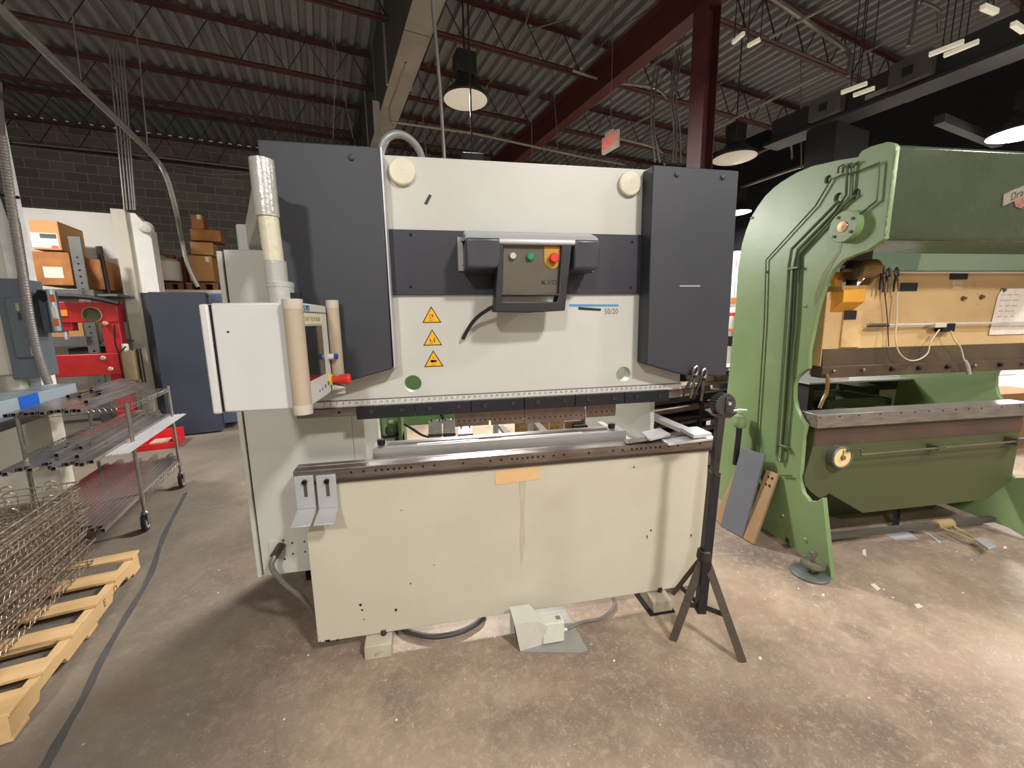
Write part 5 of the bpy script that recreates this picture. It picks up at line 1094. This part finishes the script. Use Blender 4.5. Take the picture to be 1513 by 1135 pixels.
tubes(fr_, 0, [rnd.uniform(1.05, 1.3) for _ in fr_], .0255, 'dark square tube in the bottom layer on the top cart shelf', 'square tubes on the top cart shelf')
fr_ = [(-1.60, 3.98, 1.0165), (-1.86, 4.38, 1.0165), (-1.83, 4.5, 1.0165), (-1.77, 4.32, 1.0165), (-1.72, 4.55, 1.0165), (-1.68, 4.4, 1.0165), (-1.80, 4.6, 1.0425), (-1.745, 4.45, 1.0425)]
tubes(fr_, 0, [.95, .8, .6, .8, .6, .7, .6, .7], .0255, 'dark square tube lying loose on the top shelf layer', 'loose square tubes on the top shelf')
fr_ = [(-1.80+.0305*i, 3.40+[.0, -.03, .04, .06, 0, .1, .08, .0, -.04, .03, .05, 0, -.02, .02][i], .704) for i in range(14)]
tubes(fr_, 0, [1.75-.02*i for i in range(14)], .0255, 'steel tube in the bottom layer on the middle cart shelf', 'square tubes on the middle cart shelf')
fr_ = [(-1.64, 3.6, .7305), (-1.50, 3.5, .7305), (-1.70, 3.9, .7305), (-1.58, 3.75, .7305), (-1.67, 3.8, .7305)]
tubes(fr_, 0, [1.5, 1.5, 1.2, 1.35, 1.3], .0255, 'steel tube lying on top of the middle shelf layer', 'upper square tubes on the middle shelf')
b0 = None
for i in range(11):
    u = -1.385+.0115*i
    if b0 is None: b0 = MB('B').tube([(0, 0, 0), (0, 1.35, 0)], .0046, 8).build('steel_rod', M_bright, None, org=(0, 0, 0)); o = b0
    else: o = b0.copy(); C.objects.link(o)
    o.matrix_basis = FR['B'] @ Matrix.Translation((u, 3.56+.01*((i*7) % 3), .709)); MW[o.name] = o.matrix_basis
    o['label'] = 'thin bright steel rod at the middle shelf edge, ' + ORD[i] + ' from the left'; o['category'] = 'rod'; o['group'] = 'thin rods on the middle cart shelf'
fr_ = [(-1.37-.033*i, 3.32+[0, .06, .04, .1, .1, .02, .06, .12, .08, .05, .1, .05, .1, .06, .08, .1, .1, .1][i], .269) for i in range(18)]
tubes(fr_, 0, [1.5+.05*((i*5) % 4) for i in range(18)], .0255, 'long reddish steel tube on the bottom cart shelf', 'square tubes on the bottom cart shelf', 'right')
# red parts bin on the floor behind the cart
bn_ = thing('parts_bin', 'red plastic parts bin on the floor behind the cart', 'bin', tuple(px((235, 660), 'B', 2, .0)), 'B')
a = px((218, 664), 'B', 2, 0); 
M_rbin = mat('bin_red', (214, 34, 44), .4, 0, .03, 5)
c = px((235, 655), 'B', 2, .05)
MB('B').box(c.x-.2, c.x+.2, c.y-.15, c.y+.3, 0, .01).box(c.x-.2, c.x-.19, c.y-.15, c.y+.3, 0, .18).box(c.x+.19, c.x+.2, c.y-.15, c.y+.3, 0, .18).box(c.x-.2, c.x+.2, c.y+.29, c.y+.3, 0, .18).box(c.x-.2, c.x+.2, c.y-.15, c.y-.14, 0, .08).build('bin_body', M_rbin, bn_, bevel=.003)
MB('B').box(c.x-.1, c.x+.1, c.y, c.y+.2, .01, .07).build('bin_contents', mat('contents_pale', (206, 190, 160), .7, 0, .2, 20), bn_, bevel=.01)

# pallet with wire baskets
pt = thing('wood_pallet', 'pale wooden pallet on the floor under the wire baskets', 'pallet', (-1.7, 2.66, 0), 'B')
M_pal = mat('pallet_wood', (222, 186, 136), .7, 0, .07, 3, col2=(200, 160, 108), stretch=(.3, 3, 3), spots=((150, 104, 66), .74, 9, .03))
M_pal2 = mat('pallet_wood_long', (224, 188, 138), .7, 0, .07, 3, col2=(204, 166, 114), stretch=(3, .3, 3), spots=((150, 104, 66), .74, 9, .03))
for u in (-2.24, -1.72, -1.24):
    pr = [(2.03, .022), (2.03, .11), (3.27, .11), (3.27, .022), (3.10, .022), (3.08, .055), (2.90, .055), (2.88, .022), (2.42, .022), (2.40, .055), (2.22, .055), (2.20, .022)]
    s_ = MB('B').plate(0, pr, u, u+.038).build('stringer', M_pal2, pt, bevel=.002)
    if u == -1.24:
        for ch, v in (('E', 2.80), ('D', 2.93)):
            txt(ch, 'stamp', mat('stamp_ink', (104, 84, 64), .8), s_, 'B', (-1.2015, v, .066), .06, face='+X', thick=.0004)
for v in (2.03, 2.24, 2.47, 2.70, 2.93, 3.18):
    MB('B').box(-2.25, -1.195, v, v+(.14 if v in (2.03,) else .1), .11, .126).build('deck_board', M_pal, pt, bevel=.002)
for v in (2.03, 2.6, 3.17): MB('B').box(-2.25, -1.2, v, v+.1, .004, .021).build('bottom_board', M_pal, pt, bevel=.002)
M_rwire = mat('rusty_chrome', (206, 194, 178), .26, .6, .2, 30, col2=(120, 98, 80))
bk = thing('wire_basket', 'chrome wire basket nested in the stack on the pallet, topmost', 'basket', (-1.69, 2.64, .13), 'B', 'wire baskets stacked on the pallet')
u0, u1, v0, v1, zb_, hh = -2.02, -1.385, 1.95, 3.2, .135, .14
m = MB('B'); n = 22
for i in range(n+1):
    u = u0+.03+(u1-u0-.06)*i/n; m.tube([(u, v0+.02, zb_), (u, v1-.02, zb_)], .0022, 5, cap=False)
for i in range(9):
    v = v0+.03+(v1-v0-.06)*i/8; m.tube([(u0+.02, v, zb_-.003), (u1-.02, v, zb_-.003)], .0028, 5, cap=False)
m.build('basket_floor', M_rwire, bk)
m = MB('B')
for z, o_ in ((zb_+hh, 0), (zb_+hh*.55, .008), (zb_+.01, .02)):
    m.tube([(u0+o_, v0+o_, z), (u1-o_, v0+o_, z), (u1-o_, v1-o_, z), (u0+o_, v1-o_, z)], .0052 if o_ == 0 else .0028, 6, closed=True)
for (ua, va, ub, vb, n) in ((u1, v0, u1, v1, 14), (u0, v0, u0, v1, 14), (u0, v1, u1, v1, 12), (u0, v0, u1, v0, 12)):
    for i in range(1, n):
        u, v = ua+(ub-ua)*i/n, va+(vb-va)*i/n
        iu = .02 if u == u1 and ua == ub else (-.02 if ua == ub else 0); iv = 0 if ua == ub else (.02 if v > 2.5 else -.02)
        m.tube([(u, v, zb_+hh), (u-iu, v-iv, zb_)], .0016, 4, cap=False)
n = 62; m.tube([(u1-.012, v0+(v1-v0)*i/n, zb_+.012+.028*(i % 2)) for i in range(n+1)], .0016, 4, cap=False)
m.build('basket_sides', M_rwire, bk)
for u in (u1-.12, u1-.3): MB('B').tube([(u+.03*math.cos(t), v1, zb_+hh+.028*math.sin(t)) for t in [math.pi*k/8 for k in range(9)]], .004, 6).build('handle_loop', M_rwire, bk)
bk.matrix_basis = bk.matrix_basis @ Matrix.Translation((0, 0, .385))
bmz = FR['B'] @ Matrix.Translation((-1.69, 2.64, .13))
rnd = random.Random(2)
for i in range(9):
    dup(bk, bmz @ Matrix.Translation((rnd.uniform(-.02, .015), rnd.uniform(-.02, .02), .002+.0425*i)) @ Matrix.Rotation(rnd.uniform(-.008, .008), 4, 'Z'), 'chrome wire basket nested in the stack on the pallet, ' + ['lowest', 'second from the bottom', 'third from the bottom', 'fourth from the bottom', 'fifth from the bottom', 'fifth from the top', 'fourth from the top', 'third from the top', 'second from the top'][i])

# red hydraulic shop press
VS = 7.2
sp = thing('shop_press', 'red hydraulic shop press standing before the storage rack', 'shop press', tuple(px((140, 620), 'B', 1, VS))[0:2]+(0,), 'B')
M_sred = mat('press_red', (178, 34, 38), .4, 0, .06, 4, col2=(156, 28, 32))
a, b = px((60, 443), 'B', 1, VS), px((176, 476), 'B', 1, VS)
hb = MB('B').box(a.x-.35, b.x, VS, VS+.25, b.z, px((130, 446), 'B', 1, VS).z).build('top_beam', M_sred, sp, bevel=.008)
c = px((135, 465), 'B', 1, VS-.02); MB('B').lathe((c.x, VS, c.z), (0, -1, 0), [(.095, 0), (.095, .02), (.08, .021), (.075, .004), (.001, .003)], 28).build('round_port', mat('port_dark', (66, 62, 36), .5), hb)
MB('B').lathe((c.x, VS-.001, c.z), (0, -1, 0), [(.1, 0), (.1, .012), (.082, .013), (.082, .0)], 28).build('port_ring', mat('port_ring', (214, 190, 130), .4), hb)
bxp((88, 458), (100, 467), VS-.01, .01, 'amber_label', mat('amber', (226, 150, 50), .5), hb, bev=0)
lx = px((154, 500), 'B', 1, VS); rx = px((179, 500), 'B', 1, VS)
lxn = rx.x-.17
for (x0, x1, nm) in ((rx.x-.18, rx.x, 0), (a.x-.35, a.x-.2, 1)): MB('B').box(x0, x1, VS+.01, VS+.16, .0, b.z).build('upright', M_sred, sp, bevel=.006)
z0, z1 = px((120, 524), 'B', 1, VS).z, px((120, 556), 'B', 1, VS).z
MB('B').box(a.x-.35, rx.x+.01, VS-.02, VS+.22, z1, z0).build('press_bed', M_sred, sp, bevel=.008)
bxp((90, 476), (108, 489), VS+.02, .15, 'ram_head', M_sred, sp); bxp((93, 489), (100, 502), VS+.05, .06, 'ram_shaft', M_bright, sp)
MB('B').box(a.x-.4, a.x-.1, VS-.3, VS+.5, 0, .06).build('press_foot', M_sred, sp); MB('B').box(rx.x-.18, rx.x, VS-.3, VS+.5, 0, .06).build('press_foot', M_sred, sp)
c0, c1 = px((189, 518), 'B', 1, VS-.05), px((193, 562), 'B', 1, VS-.05); 
MB('B').cyl((c0.x, VS-.02, c1.z), (c0.x, VS-.02, c0.z), .085, n=20).build('pump_cylinder', mat('pump_tan', (150, 132, 106), .3, .5, .1, 6), sp, bevel=.006)
MB('B').cyl((c0.x-.03, VS-.02, c0.z), (c0.x-.03, VS-.02, c0.z+.09), .035, n=14).build('pump_cap', M_white, sp, bevel=.01)
for dx in (-.1, .1, .13): MB('B').cyl((c0.x+dx, VS-.05, c1.z-.04), (c0.x+dx, VS-.05, c0.z+.02), .01, n=8).build('pump_rod', M_bolt, sp)
P = [px(q, 'B', 1, VS-.08) for q in ((169, 480), (170, 505), (176, 520), (186, 512))]; MB('B').tube(bez(P, 5), .009, 8).build('pump_hose', M_bolt, sp)
P = [px(q, 'B', 1, VS-.05) for q in ((84, 437), (110, 438), (140, 441), (176, 449))]; MB('B').tube(bez(P, 5), [.03]*16, 10).build('black_strap', M_blk, None, label='black rubber sleeve lying along the red press top beam', cat='hose')
for q in ((157, 478), (165, 545), (154, 529)):
    c = px(q, 'B', 1, VS); MB('B').lathe((c.x, VS+.01, c.z), (0, -1, 0), [(.03, 0), (.03, .05), (.02, .06)], 12).build('bed_pin', mat('pin_pale', (214, 170, 150), .3, .5), sp)

# storage rack with boxes behind the red press
VR = 8.2
sr = thing('storage_rack', 'grey perforated steel rack holding boxes at the left', 'rack', (-3.2, 8.5, 0), 'B')
M_rack = mat('rack_grey', (108, 108, 106), .5, .1, .08, 6)
def upright(xq0, v, w=.1):
    c = px(xq0, 'B', 1, v); top_z = px((xq0[0]-6, 350 if xq0[0] < 140 else 364), 'B', 1, v).z
    nh = 26; hl_ = [circ((c.x, .3+i*(top_z-.5)/nh), .016, 6) for i in range(nh)]
    MB('B').plate(1, [(c.x-w/2, 0), (c.x+w/2, 0), (c.x+w/2, top_z), (c.x-w/2, top_z)], v, v+.03, hl_).build('rack_upright', M_rack, sr)
upright((125, 440), VR, .13); upright((158, 440), VR+.8, .07)
for y in (433, 505):
    a, b = px((45, y-6), 'B', 1, VR), px((126, y+6), 'B', 1, VR)
    MB('B').box(a.x-.5, b.x+.1, VR, VR+.05, b.z, a.z).build('rack_beam', M_rack, sr); MB('B').box(a.x-.5, b.x+.35, VR+.05, VR+1.1, b.z+.02, b.z+.05).build('rack_shelf', M_rack, sr)
M_card = mat('box_card', (196, 146, 94), .75, 0, .04, 3, col2=(184, 132, 80)); M_card2 = mat('box_card_dark', (176, 118, 64), .7, 0, .12, 5, col2=(148, 90, 44))
def rbox(q0, q1, v, d, m_, label, cat='box', sticker=None, name='cardboard_box'):
    a, b = px(q0, 'B', 1, v), px(q1, 'B', 1, v)
    o = MB('B').box(a.x, b.x, v, v+d, b.z, a.z).build(name, m_, None, label=label, cat=cat, bevel=.006)
    for s in (sticker or []):
        p_, r_ = px(s[0], 'B', 1, v), px(s[1], 'B', 1, v)
        MB('B').box(p_.x, r_.x, v-.003, v, r_.z, p_.z).build('box_label', s[2], o)
    return o
M_lab = mat('paper_label', (226, 216, 200), .6, 0, .05, 20); M_teal = mat('label_teal', (70, 96, 98), .5); M_pink = mat('label_pink', (232, 90, 140), .5)
rbox((42, 324), (92, 370), VR+.02, .7, M_card, 'large open cardboard box with a printed label on the rack', sticker=[((44, 343), (88, 367), M_lab), ((58, 345), (84, 353), M_teal), ((76, 363), (87, 367), M_pink)])
rbox((46, 371), (110, 422), VR+.02, .75, M_card2, 'reddish brown wooden crate under the labelled cardboard box', 'crate', [((63, 394), (95, 411), M_lab)], 'wooden_crate')
rbox((124, 383), (156, 428), VR+.45, .6, M_card2, 'brown box at the right end of the rack by the pillar')
rbox((70, 478), (126, 503), VR+.05, .5, M_card, 'cardboard box on the lower rack shelf behind the red press')
rbox((100, 515), (150, 523), VR+.05, .4, MATS['rack_dark'], 'dark tray on the low rack behind the red press', 'tray', name='tray')
a, b = px((147, 364), 'B', 1, VR+.3), px((160, 440), 'B', 1, VR+.3); MB('B').cyl((a.x, VR+.3, a.z), (b.x+.02, VR+.3, b.z), .03, n=8).build('dark_post', M_dk, None, label='dark square post leaning at the right end of the rack', cat='post')
# white partition and pillar
MB('B').box(-5.5, -2.86, 9.3, 9.5, 0, 3.43).build('wall_partition', M_white, kind='structure')
pw = mat('pillar_white', (238, 236, 230), .6, 0, .03, 2)
a, b = px((182, 330), 'B', 1, 8.9), px((230, 430), 'B', 1, 8.9)
a, b = px((166, 330), 'B', 1, 8.9), px((187, 330), 'B', 1, 8.9)
MB('B').box(a.x, b.x, 8.9, 9.6, 0, 3.43).build('wall_pillar', mat('pillar_cream', (206, 200, 184), .65, 0, .04, 2), kind='structure')
c = px((222, 340), 'B', 1, 8.98)
MB('B').prism([(b.x, 8.98, 2.12), (c.x, 8.98, 2.12), (c.x, 8.98, 3.15), (b.x+.1, 8.98, 3.40), (b.x, 8.98, 3.40)], (0, .3, 0)).build('wall_pillar', pw, kind='structure')
MB('B').box(b.x, c.x, 9.0, 9.28, 0, 2.12).build('wall_pillar', mat('pillar_dark', (70, 72, 76), .6, 0, .05, 2), kind='structure')
el = thing('emergency_light', 'round white emergency light on the top of the white pillar', 'light', tuple(px((216, 336), 'B', 1, 8.85)), 'B')
c = px((214, 335), 'B', 1, 8.84); MB('B').lathe((c.x, 8.9, c.z), (.3, -1, -.3), [(.09, 0), (.1, .06), (.06, .12), (.001, .13)], 20).build('lamp_head', M_white, el)
# dark blue cabinet
bc = thing('blue_cabinet', 'tall dark blue metal cabinet standing by the white pillar', 'cabinet', (-1.75, 7.5, 0), 'B')
M_navy = mat('navy_enamel', (58, 64, 80), .4, 0, .06, 1.5, col2=(50, 56, 70))
a, b = px((214, 432), 'B', 1, 7.1), px((301, 431), 'B', 1, 7.1)
MB('B').box(a.x+.03, b.x+.0, 7.1, 7.95, .02, 2.02).build('cabinet_body', M_navy, bc, bevel=.004)
MB('B').box(b.x+.003, b.x+.2, 7.25, 7.9, .1, 2.0).build('side_unit', mat('navy_light', (74, 84, 104), .4, 0, .05, 2), bc, bevel=.004)
bxp((303, 437), (308, 439), 7.24, .01, 'vent_slot', M_hole, bc, bev=0)
rbox((310, 433), (330, 447), 7.6, .4, mat('blue_crate', (76, 116, 190), .5), 'blue plastic crate edge beside the dark cabinet', 'crate', name='plastic_crate')
# pallet rack with boxes in front of the block wall
ps = thing('pallet_rack', 'pallet rack shelf with boxes before the block wall', 'rack', (-1.9, 10.6, 0), 'B')
zsh = px((270, 428), 'B', 1, 10.0).z
MB('B').box(-3.6, -.6, 10.0, 11.0, zsh-.12, zsh).build('shelf_beam', mat('shelf_cream', (226, 206, 176), .6), ps)
for u in (-3.6, -.7): MB('B').box(u, u+.1, 10.0, 10.9, 0, zsh).build('rack_upright', M_rack, ps)
for i, (x0, x1) in enumerate(((226, 274), (274, 325))):
    a, b = px((x0, 417), 'B', 1, 10.0), px((x1, 427), 'B', 1, 10.0)
    t = thing('wood_pallet', ['brown wooden pallet on the high shelf under the white roll', 'brown wooden pallet on the high shelf under the cardboard boxes'][i], 'pallet', ((a.x+b.x)/2, 10.4, zsh), 'B')
    MB('B').box(a.x, b.x-.03, 10.02, 10.95, a.z-.03, a.z).build('deck', mat('old_pallet', (120, 78, 50), .7, 0, .1, 5), t)
    for k in (0, .5, 1): MB('B').box(a.x+(b.x-a.x-.12)*k, a.x+(b.x-a.x-.12)*k+.09, 10.02, 10.95, zsh, a.z-.03).build('stringer', MATS['old_pallet'], t)
c = px((244, 417), 'B', 1, 10.3); d = px((244, 382), 'B', 1, 10.3); e = px((262, 400), 'B', 1, 10.3)
wr = thing('wrapped_roll', 'white plastic wrapped roll standing on the high shelf', 'roll', (c.x, 10.3, c.z), 'B')
MB('B').lathe((c.x, 10.35, c.z+.02), (0, 0, 1), [(.26, 0), (.275, .03), (.275, d.z-c.z-.08), (.22, d.z-c.z-.03), (.05, d.z-c.z-.02)], 26).build('roll_body', mat('roll_plastic', (204, 196, 182), .35, 0, .06, 6, bump=.3, bscale=9), wr)
MB('B').lathe((c.x, 10.35, d.z-.03), (0, 0, 1), [(.06, 0), (.07, .04), (.02, .09)], 10).build('gathered_top', MATS['roll_plastic'], wr)
rbox((276, 377), (317, 416), 10.2, .6, M_card, 'large cardboard box on the high shelf behind the conduit', sticker=[((303, 380), (309, 387), M_lab)])
rbox((280, 357), (316, 377), 10.25, .5, M_card, 'flat cardboard box stacked on the large high shelf box')
rbox((280, 338), (327, 357), 10.3, .5, M_card2, 'wide brown box in the high shelf stack, second from the top')
rbox((281, 317), (302, 339), 10.35, .4, M_card2, 'small open brown box topmost of the high shelf stack', sticker=[((290, 317), (297, 324), M_lab)])
rbox((262, 380), (277, 417), 10.6, .4, M_card2, 'narrow brown box between the roll and the large box')
rbox((230, 375), (262, 424), 10.7, .2, M_card2, 'brown box behind the white wrapped roll')
# floor seam, scraps of paper
P = [px(q, 'B', 2, 0) for q in ((275, 728), (243, 790), (222, 850), (186, 912), (150, 975), (124, 1030), (92, 1085), (62, 1140), (20, 1200))]
m = MB('B'); w = .016
L_ = []; R_ = []
rnd = random.Random(9)
P = bez(P, 3)
for i, p in enumerate(P):
    d = (P[min(i+1, len(P)-1)]-P[max(i-1, 0)]).normalized(); nn = Vector((-d.y, d.x, 0))*(w*rnd.uniform(.75, 1.2)); L_.append(p+nn); R_.append(p-nn)
n = len(P); m.add([(p.x, p.y, .0015) for p in L_]+[(p.x, p.y, .0015) for p in R_], [(i, i+1, n+i+1, n+i) for i in range(n-1)])
m.build('trim_2', mat('floor_seam', (88, 88, 88), .45, 0, .12, 8), kind='structure')
for i, (qs, l) in enumerate((([(1286, 864), (1292, 862), (1301, 870), (1296, 873)], 'white paper scrap on the floor right of the levelling foot'), ([(1350, 893), (1358, 892), (1364, 897), (1356, 899)], 'white paper scrap on the floor further right'),
    ([(1274, 813), (1279, 811), (1280, 822), (1275, 820)], 'crumpled white scrap under the green press bed'), ([(1120, 971), (1124, 970), (1126, 974), (1122, 975)], 'tiny white scrap beside the tripod stand leg'),
    ([(1214, 878), (1218, 877), (1218, 881), (1215, 881)], 'tiny white scrap below the levelling foot'), ([(1298, 783), (1330, 778), (1358, 797), (1322, 798)], 'pale sheet metal offcut under the press bed'),
    ([(1363, 784), (1366, 784), (1391, 801), (1388, 803)], 'thin pale strip on the floor left of the pedal'), ([(1482, 808), (1486, 807), (1488, 810), (1484, 811)], 'tiny white scrap right of the pedal pad'))):
    P = [px(q, 'W', 2, .002) for q in qs]
    MB().prism([(p.x, p.y, .0008) for p in P], (0, 0, .002)).build('floor_scrap', M_lab if i not in (5, 6) else M_silver, None, label=l, cat='scrap', smooth=False)
